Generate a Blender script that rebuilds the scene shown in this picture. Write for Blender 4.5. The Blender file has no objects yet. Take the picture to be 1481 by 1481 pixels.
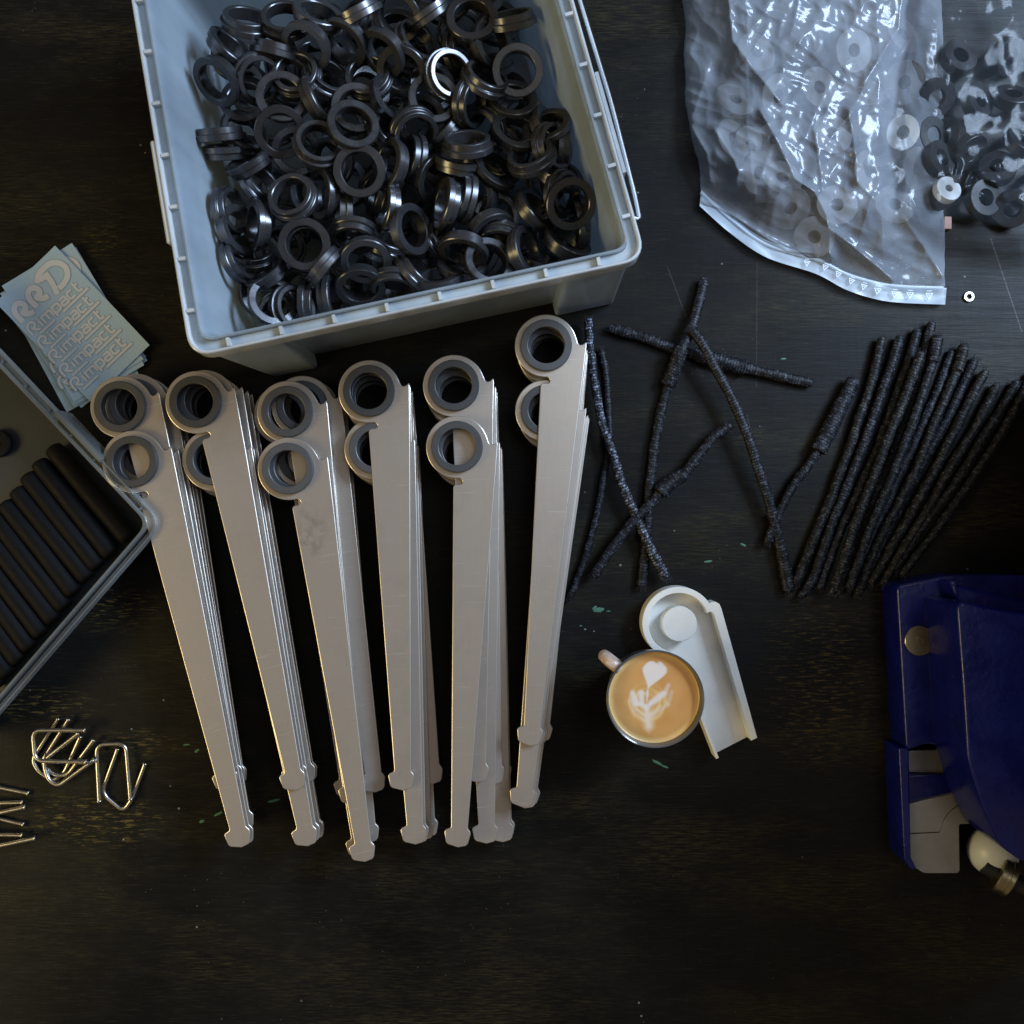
import bpy, bmesh, math, random
from mathutils import Vector, Matrix, noise
R = random.Random(7)
S = 0.0005            # one photo pixel on the table = 0.5 mm
H = 1450.0            # camera height in the same unit
CX = CY = 740.5
sc = bpy.context.scene
COL = sc.collection

# ------------------------------------------------------------------ camera
cam = bpy.data.cameras.new('camera'); cam.sensor_width = 36
cam.lens = 18.0 / (740.5 / H)
cam.clip_start = 0.01; cam.clip_end = 50
camo = bpy.data.objects.new('camera', cam); COL.objects.link(camo)
camo.location = (0, 0, H * S)
cam.dof.use_dof = True; cam.dof.focus_distance = (H - 60) * S; cam.dof.aperture_fstop = 9.0
sc.camera = camo
# ------------------------------------------------------------------ light
w = bpy.data.worlds.new('World'); sc.world = w; w.use_nodes = True
bg = w.node_tree.nodes['Background']
bg.inputs[0].default_value = (0.335, 0.272, 0.215, 1); bg.inputs[1].default_value = 0.40

def area(name, loc, target, size, sizey, power, col):
    l = bpy.data.lights.new(name, 'AREA'); l.shape = 'RECTANGLE'
    l.size = size; l.size_y = sizey; l.energy = power; l.color = col
    o = bpy.data.objects.new(name, l); COL.objects.link(o)
    o.location = loc
    o.rotation_euler = (Vector(target) - Vector(loc)).to_track_quat('-Z', 'Y').to_euler()
    return o
area('window_light', (1.12, 0.66, 1.08), (0.02, 0.08, 0), 0.6, 0.45, 36, (0.56, 0.74, 1.0))
area('added_overhead_fill', (0.72, 0.42, 1.75), (0.15, 0.05, 0), 1.2, 1.0, 5.0, (0.74, 0.85, 1.0))  # added overhead fill, put in to brighten the tilted arm plates
area('room_lamp', (-1.25, -0.35, 0.8), (-0.15, -0.05, 0), 0.6, 0.5, 8.5, (1.0, 0.78, 0.34))
sc.view_settings.view_transform = 'Standard'; sc.view_settings.look = 'None'
sc.view_settings.exposure = 0.18; sc.view_settings.gamma = 1
sc.cycles.max_bounces = 10; sc.cycles.transparent_max_bounces = 16
sc.cycles.caustics_reflective = False; sc.cycles.caustics_refractive = False

# ------------------------------------------------------------------ helpers
def at(px, py, z=0.0):
    """photo pixel seen at height z -> scene units (pixels, y up), measured from the table centre"""
    k = (H - z) / H
    return ((px - CX) * k, (CY - py) * k, z)
def V(px, py, z=0.0):
    a = at(px, py, z); return Vector((a[0]*S, a[1]*S, a[2]*S))
def tag(o, label=None, cat=None, group=None, kind=None):
    if label: o['label'] = label
    if cat: o['category'] = cat
    if group: o['group'] = group
    if kind: o['kind'] = kind
    return o
def empty(name, loc=(0,0,0), rot=(0,0,0)):
    o = bpy.data.objects.new(name, None); COL.objects.link(o)
    o.empty_display_size = 0.01
    o.location = loc; o.rotation_euler = rot
    return o
def smooth(me, ang=35):
    for p in me.polygons: p.use_smooth = True
    me.set_sharp_from_angle(angle=math.radians(ang))
def link(name, me, mat=None, parent=None, loc=(0,0,0)):
    o = bpy.data.objects.new(name, me); COL.objects.link(o)
    if mat is not None and len(me.materials) == 0: me.materials.append(mat)
    if parent: o.parent = parent
    o.location = loc
    return o
def mesh(name, verts, faces, sm=True, ang=35):
    me = bpy.data.meshes.new(name)
    me.from_pydata([(v[0]*S, v[1]*S, v[2]*S) for v in verts], [], faces)
    me.validate(); me.update()
    bm = bmesh.new(); bm.from_mesh(me); bmesh.ops.recalc_face_normals(bm, faces=bm.faces[:]); bm.to_mesh(me); bm.free()
    if sm: smooth(me, ang)
    return me
def prism(name, loops, z0, z1, bev=0.6, ang=22):
    """flat shape (first loop outer, others holes) extruded z0..z1 with a small bevel; units px, y up"""
    cu = bpy.data.curves.new(name, 'CURVE'); cu.dimensions = '2D'; cu.fill_mode = 'BOTH'
    for lp in loops:
        sp = cu.splines.new('POLY'); sp.points.add(len(lp)-1)
        for i, p in enumerate(lp): sp.points[i].co = (p[0]*S, p[1]*S, 0, 1)
        sp.use_cyclic_u = True
    cu.extrude = max((z1-z0)/2 - bev, 0.01)*S; cu.bevel_depth = bev*S; cu.bevel_resolution = 2; cu.offset = -bev*S
    o = bpy.data.objects.new('tmp', cu); COL.objects.link(o)
    bpy.context.view_layer.update()
    me = bpy.data.meshes.new_from_object(o.evaluated_get(bpy.context.evaluated_depsgraph_get()))
    me.name = name
    bpy.data.objects.remove(o); bpy.data.curves.remove(cu)
    me.transform(Matrix.Translation((0, 0, (z0+z1)/2*S)))
    bm = bmesh.new(); bm.from_mesh(me); bmesh.ops.remove_doubles(bm, verts=bm.verts[:], dist=1e-6)
    bmesh.ops.recalc_face_normals(bm, faces=bm.faces[:]); bm.to_mesh(me); bm.free()
    me.materials.clear()
    for p in me.polygons: p.use_smooth = True
    cap = [abs(p.normal.z) > 0.999 for p in me.polygons]
    ef = {}
    for p in me.polygons:
        for k in p.edge_keys: ef.setdefault(k, []).append(p.index)
    at_ = me.attributes.get('sharp_edge') or me.attributes.new('sharp_edge', 'BOOLEAN', 'EDGE')
    for e in me.edges:
        f = ef.get(e.key, ())
        sh_ = len(f) == 2 and (cap[f[0]] != cap[f[1]] or me.polygons[f[0]].normal.angle(me.polygons[f[1]].normal, 0) > math.radians(50))
        at_.data[e.index].value = sh_
    return me
def circle(cx, cy, r, n=48, a0=0, a1=360):
    if a1 - a0 == 360: return [(cx+r*math.cos(math.radians(a0+360*i/n)), cy+r*math.sin(math.radians(a0+360*i/n))) for i in range(n)]
    return [(cx+r*math.cos(math.radians(a0+(a1-a0)*i/n)), cy+r*math.sin(math.radians(a0+(a1-a0)*i/n))) for i in range(n+1)]
def lathe(name, prof, n=56, closed=True, ang=30):
    vs, fs = [], []
    m = len(prof)
    for i in range(n):
        a = 2*math.pi*i/n
        for r, z in prof: vs.append((r*math.cos(a), r*math.sin(a), z))
    for i in range(n):
        j = (i+1) % n
        for k in range(m if closed else m-1):
            l = (k+1) % m
            fs.append((i*m+k, j*m+k, j*m+l, i*m+l))
    if not closed:
        if prof[0][0] > 1e-6: fs.append(tuple(i*m for i in range(n)))
        if prof[-1][0] > 1e-6: fs.append(tuple(i*m+m-1 for i in range(n)))
    me = mesh(name, vs, fs, True, ang)
    bm = bmesh.new(); bm.from_mesh(me); bmesh.ops.remove_doubles(bm, verts=bm.verts[:], dist=1e-7); bm.to_mesh(me); bm.free()
    smooth(me, ang)
    return me
def catmull(pts, sub=6):
    P = [Vector(p) for p in pts]; out = []
    for i in range(len(P)-1):
        p0 = P[max(i-1,0)]; p1 = P[i]; p2 = P[i+1]; p3 = P[min(i+2,len(P)-1)]
        for k in range(sub):
            t = k/sub
            out.append(0.5*((2*p1)+(-p0+p2)*t+(2*p0-5*p1+4*p2-p3)*t*t+(-p0+3*p1-3*p2+p3)*t**3))
    out.append(P[-1]); return out
def roundcorners(pts, r, n=6):
    """polyline of 3D points with filleted corners"""
    P = [Vector(p) for p in pts]; out = [P[0]]
    for i in range(1, len(P)-1):
        a, b, c = P[i-1], P[i], P[i+1]
        d1 = (a-b); d2 = (c-b); rr = min(r, d1.length*0.49, d2.length*0.49)
        s = b + d1.normalized()*rr; e = b + d2.normalized()*rr
        for k in range(n+1):
            t = k/n; out.append((1-t)**2*s + 2*t*(1-t)*b + t*t*e)
    out.append(P[-1]); return out
def tube(name, pts, rad, n=10, caps=True, flat=1.0, uv=False, ang=60):
    pts = [Vector(p) for p in pts]; N = len(pts)
    if not callable(rad): r0 = rad; rad = lambda t, a: r0
    vs, fs, uvs = [], [], []
    L = [0]
    for i in range(1, N): L.append(L[-1] + (pts[i]-pts[i-1]).length)
    for i, p in enumerate(pts):
        d = (pts[min(i+1,N-1)] - pts[max(i-1,0)]).normalized()
        side = d.cross(Vector((0,0,1)))
        if side.length < 1e-3: side = Vector((1,0,0))
        side.normalize(); up = side.cross(d)
        for k in range(n):
            a = 2*math.pi*k/n; r = rad(L[i]/L[-1], a)
            q = p + side*math.cos(a)*r + up*math.sin(a)*r*flat
            vs.append(q); uvs.append((k/n, L[i]))
    for i in range(N-1):
        for k in range(n):
            l = (k+1) % n
            fs.append((i*n+k, i*n+l, (i+1)*n+l, (i+1)*n+k))
    if caps: fs.append(tuple(range(n))[::-1]); fs.append(tuple((N-1)*n+k for k in range(n)))
    me = bpy.data.meshes.new(name)
    me.from_pydata([tuple(v*S) for v in vs], [], fs); me.update()
    if uv:
        ul = me.uv_layers.new(name='UVMap')
        for p in me.polygons:
            ks = [me.loops[li].vertex_index % n for li in p.loop_indices]
            for li in p.loop_indices:
                vi = me.loops[li].vertex_index; k = vi % n
                u = uvs[vi][0]
                if k == 0 and (n-1) in ks: u = 1.0
                ul.data[li].uv = (u, uvs[vi][1]/100)
    smooth(me, ang)
    return me

# ------------------------------------------------------------------ materials
def mat(name, base=(0.5,0.5,0.5), rough=0.5, metal=0.0, **kw):
    m = bpy.data.materials.new(name); m.use_nodes = True
    b = m.node_tree.nodes['Principled BSDF']
    b.inputs['Base Color'].default_value = (*base, 1); b.inputs['Roughness'].default_value = rough
    b.inputs['Metallic'].default_value = metal
    for k, v in kw.items():
        b.inputs[k.replace('_', ' ')].default_value = v
    return m
class NT:
    def __init__(s, m): s.m = m; s.t = m.node_tree; s.b = s.t.nodes.get('Principled BSDF')
    def n(s, typ, **kw):
        x = s.t.nodes.new(typ)
        for k, v in kw.items():
            if hasattr(x, k): setattr(x, k, v)
            else: x.inputs[k.replace('_', ' ')].default_value = v
        return x
    def l(s, a, b): s.t.links.new(a, b)
    def coords(s, scale=(1,1,1), rot=(0,0,0), kind='Object', loc=(0,0,0)):
        c = s.n('ShaderNodeTexCoord'); mp = s.n('ShaderNodeMapping')
        mp.inputs['Scale'].default_value = scale; mp.inputs['Rotation'].default_value = rot; mp.inputs['Location'].default_value = loc
        s.l(c.outputs[kind], mp.inputs['Vector']); return mp.outputs[0]
    def noise(s, vec, scale, detail=4, rough=0.5):
        x = s.n('ShaderNodeTexNoise'); x.inputs['Scale'].default_value = scale; x.inputs['Detail'].default_value = detail
        x.inputs['Roughness'].default_value = rough; s.l(vec, x.inputs['Vector']); return x.outputs['Fac']
    def ramp(s, f, stops):
        x = s.n('ShaderNodeValToRGB'); e = x.color_ramp.elements
        while len(e) < len(stops): e.new(0.5)
        for i, (p, c) in enumerate(stops):
            e[i].position = p; e[i].color = (*c, 1) if not isinstance(c, (int, float)) else (c, c, c, 1)
        s.l(f, x.inputs['Fac']); return x.outputs['Color']
    def math(s, op, a, b=0.0, clamp=False):
        x = s.n('ShaderNodeMath'); x.operation = op; x.use_clamp = clamp
        for i, v in enumerate((a, b)):
            if isinstance(v, (int, float)): x.inputs[i].default_value = v
            else: s.l(v, x.inputs[i])
        return x.outputs[0]
    def mix(s, f, a, b):
        x = s.n('ShaderNodeMix'); x.data_type = 'RGBA'
        for i, v in ((0, f), (6, a), (7, b)):
            if isinstance(v, (int, float)): x.inputs[i].default_value = v
            elif isinstance(v, tuple): x.inputs[i].default_value = (*v, 1)
            else: s.l(v, x.inputs[i])
        return x.outputs[2]
    def bump(s, h, strength=0.3, dist=0.0005, normal=None):
        x = s.n('ShaderNodeBump'); x.inputs['Strength'].default_value = strength; x.inputs['Distance'].default_value = dist
        s.l(h, x.inputs['Height'])
        if normal: s.l(normal, x.inputs['Normal'])
        return x.outputs[0]

def m_table():
    m = mat('painted_black_wood', (0.012, 0.012, 0.012), 0.42); t = NT(m); t.b.inputs['Specular IOR Level'].default_value = 0.13
    grain = t.noise(t.coords((18, 260, 1)), 1.0, 6, 0.62)
    fine = t.noise(t.coords((60, 900, 1)), 1.0, 4, 0.6)
    cross = t.noise(t.coords((220, 14, 1)), 1.0, 3, 0.55)
    blotch = t.noise(t.coords((1, 1, 1)), 7.0, 5, 0.6)
    h = t.math('ADD', t.math('MULTIPLY', grain, 0.8), t.math('MULTIPLY', fine, 0.5))
    h = t.math('ADD', h, t.math('MULTIPLY', cross, 0.25))
    base = t.mix(t.ramp(blotch, [(0.35, 0.0), (0.7, 1.0)]), (0.0035, 0.0035, 0.0036), (0.0085, 0.008, 0.0068))
    base = t.mix(t.ramp(fine, [(0.56, 0.0), (0.72, 0.35)]), base, (0.035, 0.032, 0.026))
    # worn ochre wood in short strokes along the grain, plus painted-in olive sheen
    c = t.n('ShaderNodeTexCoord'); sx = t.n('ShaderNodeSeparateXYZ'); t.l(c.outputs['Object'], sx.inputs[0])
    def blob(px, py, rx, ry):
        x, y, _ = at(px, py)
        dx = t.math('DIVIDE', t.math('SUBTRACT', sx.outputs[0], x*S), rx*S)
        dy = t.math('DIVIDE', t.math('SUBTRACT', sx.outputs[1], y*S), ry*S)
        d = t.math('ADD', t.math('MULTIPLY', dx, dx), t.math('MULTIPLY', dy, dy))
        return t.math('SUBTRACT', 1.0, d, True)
    wear_sheen = blob(135, 1185, 120, 50)
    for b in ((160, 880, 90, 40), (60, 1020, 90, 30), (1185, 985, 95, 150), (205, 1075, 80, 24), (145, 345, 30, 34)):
        wear_sheen = t.math('MAXIMUM', wear_sheen, t.math('MULTIPLY', blob(*b), 0.85))
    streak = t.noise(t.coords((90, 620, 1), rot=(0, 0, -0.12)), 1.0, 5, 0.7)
    wm = t.math('MULTIPLY', wear_sheen, t.ramp(streak, [(0.535, 0.0), (0.63, 1.0)]))
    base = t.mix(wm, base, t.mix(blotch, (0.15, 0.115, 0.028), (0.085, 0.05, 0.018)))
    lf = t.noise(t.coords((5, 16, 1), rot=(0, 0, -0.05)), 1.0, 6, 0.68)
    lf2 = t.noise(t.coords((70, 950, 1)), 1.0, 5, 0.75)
    base = t.mix(t.math('MULTIPLY', t.ramp(lf, [(0.46, 0.0), (0.66, 1.0)]), t.ramp(lf2, [(0.46, 0.05), (0.62, 1.0)])), base, (0.036, 0.030, 0.012))  # faint olive streaks painted into the base colour in place of lamp sheen
    # scattered dust and nicks
    v = t.n('ShaderNodeTexVoronoi'); v.inputs['Scale'].default_value = 55; t.l(t.coords((1, 1, 1)), v.inputs['Vector'])
    dm = t.math('MULTIPLY', t.math('LESS_THAN', v.outputs['Distance'], 0.045), t.ramp(t.noise(t.coords(), 30, 2), [(0.5, 0.0), (0.6, 0.8)]))
    base = t.mix(dm, base, (0.22, 0.22, 0.2))
    v2 = t.n('ShaderNodeTexVoronoi'); v2.inputs['Scale'].default_value = 150; t.l(t.coords((1, 1.6, 1)), v2.inputs['Vector'])
    dm2 = t.math('MULTIPLY', t.math('LESS_THAN', v2.outputs['Distance'], 0.06), t.ramp(t.noise(t.coords((1, 1, 1), loc=(3, 1, 0)), 16, 4), [(0.52, 0.0), (0.6, 0.55)]))
    base = t.mix(dm2, base, (0.16, 0.16, 0.14))
    # long scratches
    def scratch(px0, py0, px1, py1, wd, k):
        ax, ay, _ = at(px0, py0); bx, by, _ = at(px1, py1)
        L = math.hypot(bx-ax, by-ay); ux, uy = (bx-ax)/L, (by-ay)/L
        X = t.math('SUBTRACT', sx.outputs[0], ax*S); Y = t.math('SUBTRACT', sx.outputs[1], ay*S)
        al = t.math('ADD', t.math('MULTIPLY', X, ux), t.math('MULTIPLY', Y, uy))
        ac = t.math('ABSOLUTE', t.math('SUBTRACT', t.math('MULTIPLY', X, uy), t.math('MULTIPLY', Y, ux)))
        a = t.math('LESS_THAN', ac, wd*S)
        a = t.math('MULTIPLY', a, t.math('GREATER_THAN', al, 0.0)); a = t.math('MULTIPLY', a, t.math('LESS_THAN', al, L*S))
        return t.math('MULTIPLY', a, k)
    sm = scratch(1433, 345, 1478, 480, 0.9, 0.5)
    for q in ((1095, 380, 1094, 560, .5, .25), (965, 385, 992, 458, .6, .3), (1080, 600, 1108, 705, .6, .3), (720, 905, 830, 915, .4, .2), (1215, 620, 1228, 700, .5, .3), (545, 1200, 700, 1196, .4, .15), (1335, 395, 1480, 402, .4, .2)):
        sm = t.math('MAXIMUM', sm, scratch(*q))
    base = t.mix(t.math('MULTIPLY', sm, t.ramp(fine, [(0.35, 0.2), (0.6, 1.0)])), base, (0.16, 0.15, 0.14))
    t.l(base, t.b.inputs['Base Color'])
    t.l(t.ramp(t.math('ADD', t.math('MULTIPLY', blotch, .6), t.math('MULTIPLY', grain, .4)), [(0.35, 0.30), (0.65, 0.55)]), t.b.inputs['Roughness'])
    t.l(t.bump(h, 0.55, 0.0004), t.b.inputs['Normal'])
    return m
def m_alu(name, stain=False):
    m = mat(name, (0.62, 0.60, 0.575), 0.42, 0.72); t = NT(m)
    oi = t.n('ShaderNodeObjectInfo'); va = t.n('ShaderNodeVectorMath'); va.operation = 'ADD'
    cbo = t.n('ShaderNodeCombineXYZ'); t.l(t.math('MULTIPLY', oi.outputs['Random'], 3.0), cbo.inputs[0]); t.l(t.math('MULTIPLY', oi.outputs['Random'], 7.0), cbo.inputs[1])
    t.l(t.coords(), va.inputs[0]); t.l(cbo.outputs[0], va.inputs[1]); off = va.outputs[0]
    def sc_(v, k, r=(0,0,0)):
        mp = t.n('ShaderNodeMapping'); mp.inputs['Scale'].default_value = k; mp.inputs['Rotation'].default_value = r; t.l(v, mp.inputs['Vector']); return mp.outputs[0]
    br = t.noise(sc_(off, (3000, 30, 1)), 1.0, 3, 0.6)
    bl = t.noise(off, 40.0, 4, 0.6)
    scr = t.noise(sc_(off, (30, 900, 1), (0, 0, 0.5)), 1.0, 2, 0.5)
    scr2 = t.noise(sc_(off, (25, 1100, 1), (0, 0, -0.9)), 1.0, 2, 0.5)
    gr = t.noise(off, 19.0, 6, 0.72)
    base = t.mix(t.ramp(bl, [(0.35, 0.0), (0.7, 1.0)]), (0.60, 0.535, 0.46), (0.53, 0.475, 0.42))
    base = t.mix(t.ramp(br, [(0.4, 0.0), (0.75, 0.35)]), base, (0.42, 0.40, 0.37))
    base = t.mix(t.ramp(gr, [(0.52, 0.0), (0.72, 0.4)]), base, (0.40, 0.37, 0.33))
    base = t.mix(t.math('MAXIMUM', t.ramp(scr, [(0.68, 0.0), (0.72, 0.5)]), t.ramp(scr2, [(0.69, 0.0), (0.73, 0.5)])), base, (0.75, 0.73, 0.7))
    if stain:
        c = t.n('ShaderNodeTexCoord'); sx = t.n('ShaderNodeSeparateXYZ'); t.l(c.outputs['Object'], sx.inputs[0])
        def bb(x, y, rx, ry):
            dx = t.math('DIVIDE', t.math('SUBTRACT', sx.outputs[0], x*S), rx*S); dy = t.math('DIVIDE', t.math('SUBTRACT', sx.outputs[1], y*S), ry*S)
            return t.math('SUBTRACT', 1.0, t.math('ADD', t.math('MULTIPLY', dx, dx), t.math('MULTIPLY', dy, dy)), True)
        k = t.math('MAXIMUM', bb(14, -92, 26, 40), t.math('MULTIPLY', bb(42, -330, 7, 110), 0.8))
        k = t.math('MULTIPLY', k, t.ramp(t.noise(t.coords(), 130, 5, .65), [(0.42, 0.0), (0.62, 0.75)]))
        base = t.mix(k, base, (0.34, 0.29, 0.25))
    t.l(base, t.b.inputs['Base Color'])
    t.l(t.ramp(bl, [(0.3, 0.27), (0.7, 0.33)]), t.b.inputs['Roughness'])
    t.l(t.bump(br, 0.12, 0.0001), t.b.inputs['Normal'])
    return m
def m_ring(name, base, rough, metal):
    m = mat(name, base, rough, metal); t = NT(m)
    c = t.n('ShaderNodeTexCoord'); ln = t.n('ShaderNodeVectorMath'); ln.operation = 'LENGTH'
    sp = t.n('ShaderNodeSeparateXYZ'); t.l(c.outputs['Object'], sp.inputs[0])
    cb = t.n('ShaderNodeCombineXYZ'); t.l(sp.outputs[0], cb.inputs[0]); t.l(sp.outputs[1], cb.inputs[1])
    t.l(cb.outputs[0], ln.inputs[0])
    r = t.math('SINE', t.math('MULTIPLY', ln.outputs['Value'], 11000.0))
    z = t.math('SINE', t.math('MULTIPLY', sp.outputs[2], 9000.0))
    h = t.math('ADD', r, z)
    bl = t.noise(t.coords(), 90, 4, .6)
    oi = t.n('ShaderNodeObjectInfo')
    k = t.math('MULTIPLY', t.math('ADD', 0.7, t.math('MULTIPLY', oi.outputs['Random'], 0.6)), 1.0)
    hs = t.n('ShaderNodeHueSaturation'); hs.inputs['Color'].default_value = (*base, 1); t.l(k, hs.inputs['Value'])
    t.l(hs.outputs[0], t.b.inputs['Base Color'])
    t.l(t.ramp(bl, [(0.3, rough-0.07), (0.7, rough+0.1)]), t.b.inputs['Roughness'])
    t.l(t.bump(h, 0.10, 0.00008), t.b.inputs['Normal'])
    return m
def m_plastic_clear(name, tint, alpha_diff, transp, rough=0.25, bumpy=0.15):
    """cloudy polypropylene: part see-through, part scattering, with a gloss"""
    m = bpy.data.materials.new(name); m.use_nodes = True; t = NT(m)
    for n in list(t.t.nodes): t.t.nodes.remove(n)
    out = t.n('ShaderNodeOutputMaterial')
    tr = t.n('ShaderNodeBsdfTransparent'); tr.inputs[0].default_value = (0.93, 0.96, 0.98, 1)
    di = t.n('ShaderNodeBsdfDiffuse'); di.inputs[0].default_value = (*tint, 1)
    tl = t.n('ShaderNodeBsdfTranslucent'); tl.inputs[0].default_value = (*tint, 1)
    gl = t.n('ShaderNodeBsdfGlossy'); gl.inputs['Roughness'].default_value = rough
    ad = t.n('ShaderNodeMixShader'); ad.inputs[0].default_value = 0.40; t.l(di.outputs[0], ad.inputs[1]); t.l(tl.outputs[0], ad.inputs[2])
    nz = t.noise(t.coords(), 28, 5, .6)
    st_ = t.noise(t.coords((9, 9, 2.5)), 1.0, 5, .65)
    cm_ = t.mix(t.ramp(st_, [(0.36, 0.0), (0.64, 1.0)]), tuple(c*0.62 for c in tint), tint)
    t.l(cm_, di.inputs[0]); t.l(cm_, tl.inputs[0])
    lw = t.n('ShaderNodeLayerWeight'); lw.inputs['Blend'].default_value = 0.35
    f = t.math('ADD', t.math('MULTIPLY', nz, 0.22), transp - 0.11)
    f = t.math('SUBTRACT', f, t.math('MULTIPLY', lw.outputs['Facing'], 0.45), True)
    mx = t.n('ShaderNodeMixShader'); t.l(f, mx.inputs[0]); t.l(ad.outputs[0], mx.inputs[1]); t.l(tr.outputs[0], mx.inputs[2])
    fr = t.n('ShaderNodeFresnel'); fr.inputs[0].default_value = 1.48
    fm = t.math('ADD', t.math('MULTIPLY', fr.outputs[0], 1.0), 0.02, True)
    m2 = t.n('ShaderNodeMixShader'); t.l(fm, m2.inputs[0]); t.l(mx.outputs[0], m2.inputs[1]); t.l(gl.outputs[0], m2.inputs[2])
    b = t.bump(t.noise(t.coords(), 160, 4, .6), bumpy, 0.0004)
    for x in (di, tl, gl, fr): t.l(b, x.inputs['Normal'])
    t.l(m2.outputs[0], out.inputs[0])
    return m
def m_film(name, tint=(0.8, 0.88, 1.0), haze=0.19, gloss=0.0, rough=0.17):
    m = bpy.data.materials.new(name); m.use_nodes = True; t = NT(m)
    for n in list(t.t.nodes): t.t.nodes.remove(n)
    out = t.n('ShaderNodeOutputMaterial')
    tr = t.n('ShaderNodeBsdfTransparent')
    di = t.n('ShaderNodeBsdfDiffuse'); di.inputs[0].default_value = (*tint, 1)
    gl = t.n('ShaderNodeBsdfGlossy'); gl.inputs['Roughness'].default_value = rough
    nz = t.noise(t.coords(), 22, 5, .6)
    m1 = t.n('ShaderNodeMixShader'); t.l(t.math('MULTIPLY', t.math('ADD', nz, 0.3), haze*1.3), m1.inputs[0]); t.l(tr.outputs[0], m1.inputs[1]); t.l(di.outputs[0], m1.inputs[2])
    fr = t.n('ShaderNodeFresnel'); fr.inputs[0].default_value = 1.5
    m2 = t.n('ShaderNodeMixShader'); t.l(t.math('ADD', t.math('MULTIPLY', fr.outputs[0], 0.72), gloss, True), m2.inputs[0]); t.l(m1.outputs[0], m2.inputs[1]); t.l(gl.outputs[0], m2.inputs[2])
    b = t.bump(t.noise(t.coords((1, 1, 1)), 110, 3, .5), 0.10, 0.0006)
    for x in (gl, fr): t.l(b, x.inputs['Normal'])
    t.l(m2.outputs[0], out.inputs[0])
    return m
def m_weave(name, thread, k=1.0):
    m = mat(name, (0.01, 0.01, 0.012), 0.5); t = NT(m); t.b.inputs['Specular IOR Level'].default_value = 0.3
    br = t.n('ShaderNodeTexBrick'); br.offset = 0.5
    br.inputs['Color1'].default_value = (1, 1, 1, 1); br.inputs['Color2'].default_value = (0.45, 0.45, 0.45, 1); br.inputs['Mortar'].default_value = (0, 0, 0, 1)
    br.inputs['Scale'].default_value = 1.0; br.inputs['Brick Width'].default_value = 0.07; br.inputs['Row Height'].default_value = 0.042
    br.inputs['Mortar Size'].default_value = 0.007; br.inputs['Mortar Smooth'].default_value = 0.6
    t.l(t.coords((1, 1, 1), kind='UV', rot=(0, 0, 0.0)), br.inputs['Vector'])
    big = t.noise(t.coords(), 330, 4, .75)
    wv = t.math('MULTIPLY', t.ramp(br.outputs['Color'], [(0.2, 0.0), (0.9, 1.0)]), t.ramp(big, [(0.50, 0.03), (0.60, 1.0)]))
    t.l(t.mix(t.math('MULTIPLY', wv, k), (0.0022, 0.0022, 0.003), thread), t.b.inputs['Base Color'])
    t.l(t.bump(br.outputs['Color'], 0.9, 0.0006), t.b.inputs['Normal'])
    return m
def m_noisy(name, a, b, rough=0.4, metal=0.0, scale=60, bump=0.1, dist=0.0003, **kw):
    m = mat(name, a, rough, metal, **kw); t = NT(m)
    n = t.noise(t.coords(), scale, 5, .6)
    t.l(t.mix(t.ramp(n, [(0.35, 0.0), (0.68, 1.0)]), a, b), t.b.inputs['Base Color'])
    t.l(t.ramp(n, [(0.3, max(rough-.06, 0.02)), (0.7, rough+.1)]), t.b.inputs['Roughness'])
    t.l(t.bump(t.noise(t.coords(), scale*4, 4, .6), bump, dist), t.b.inputs['Normal'])
    return m
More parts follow.
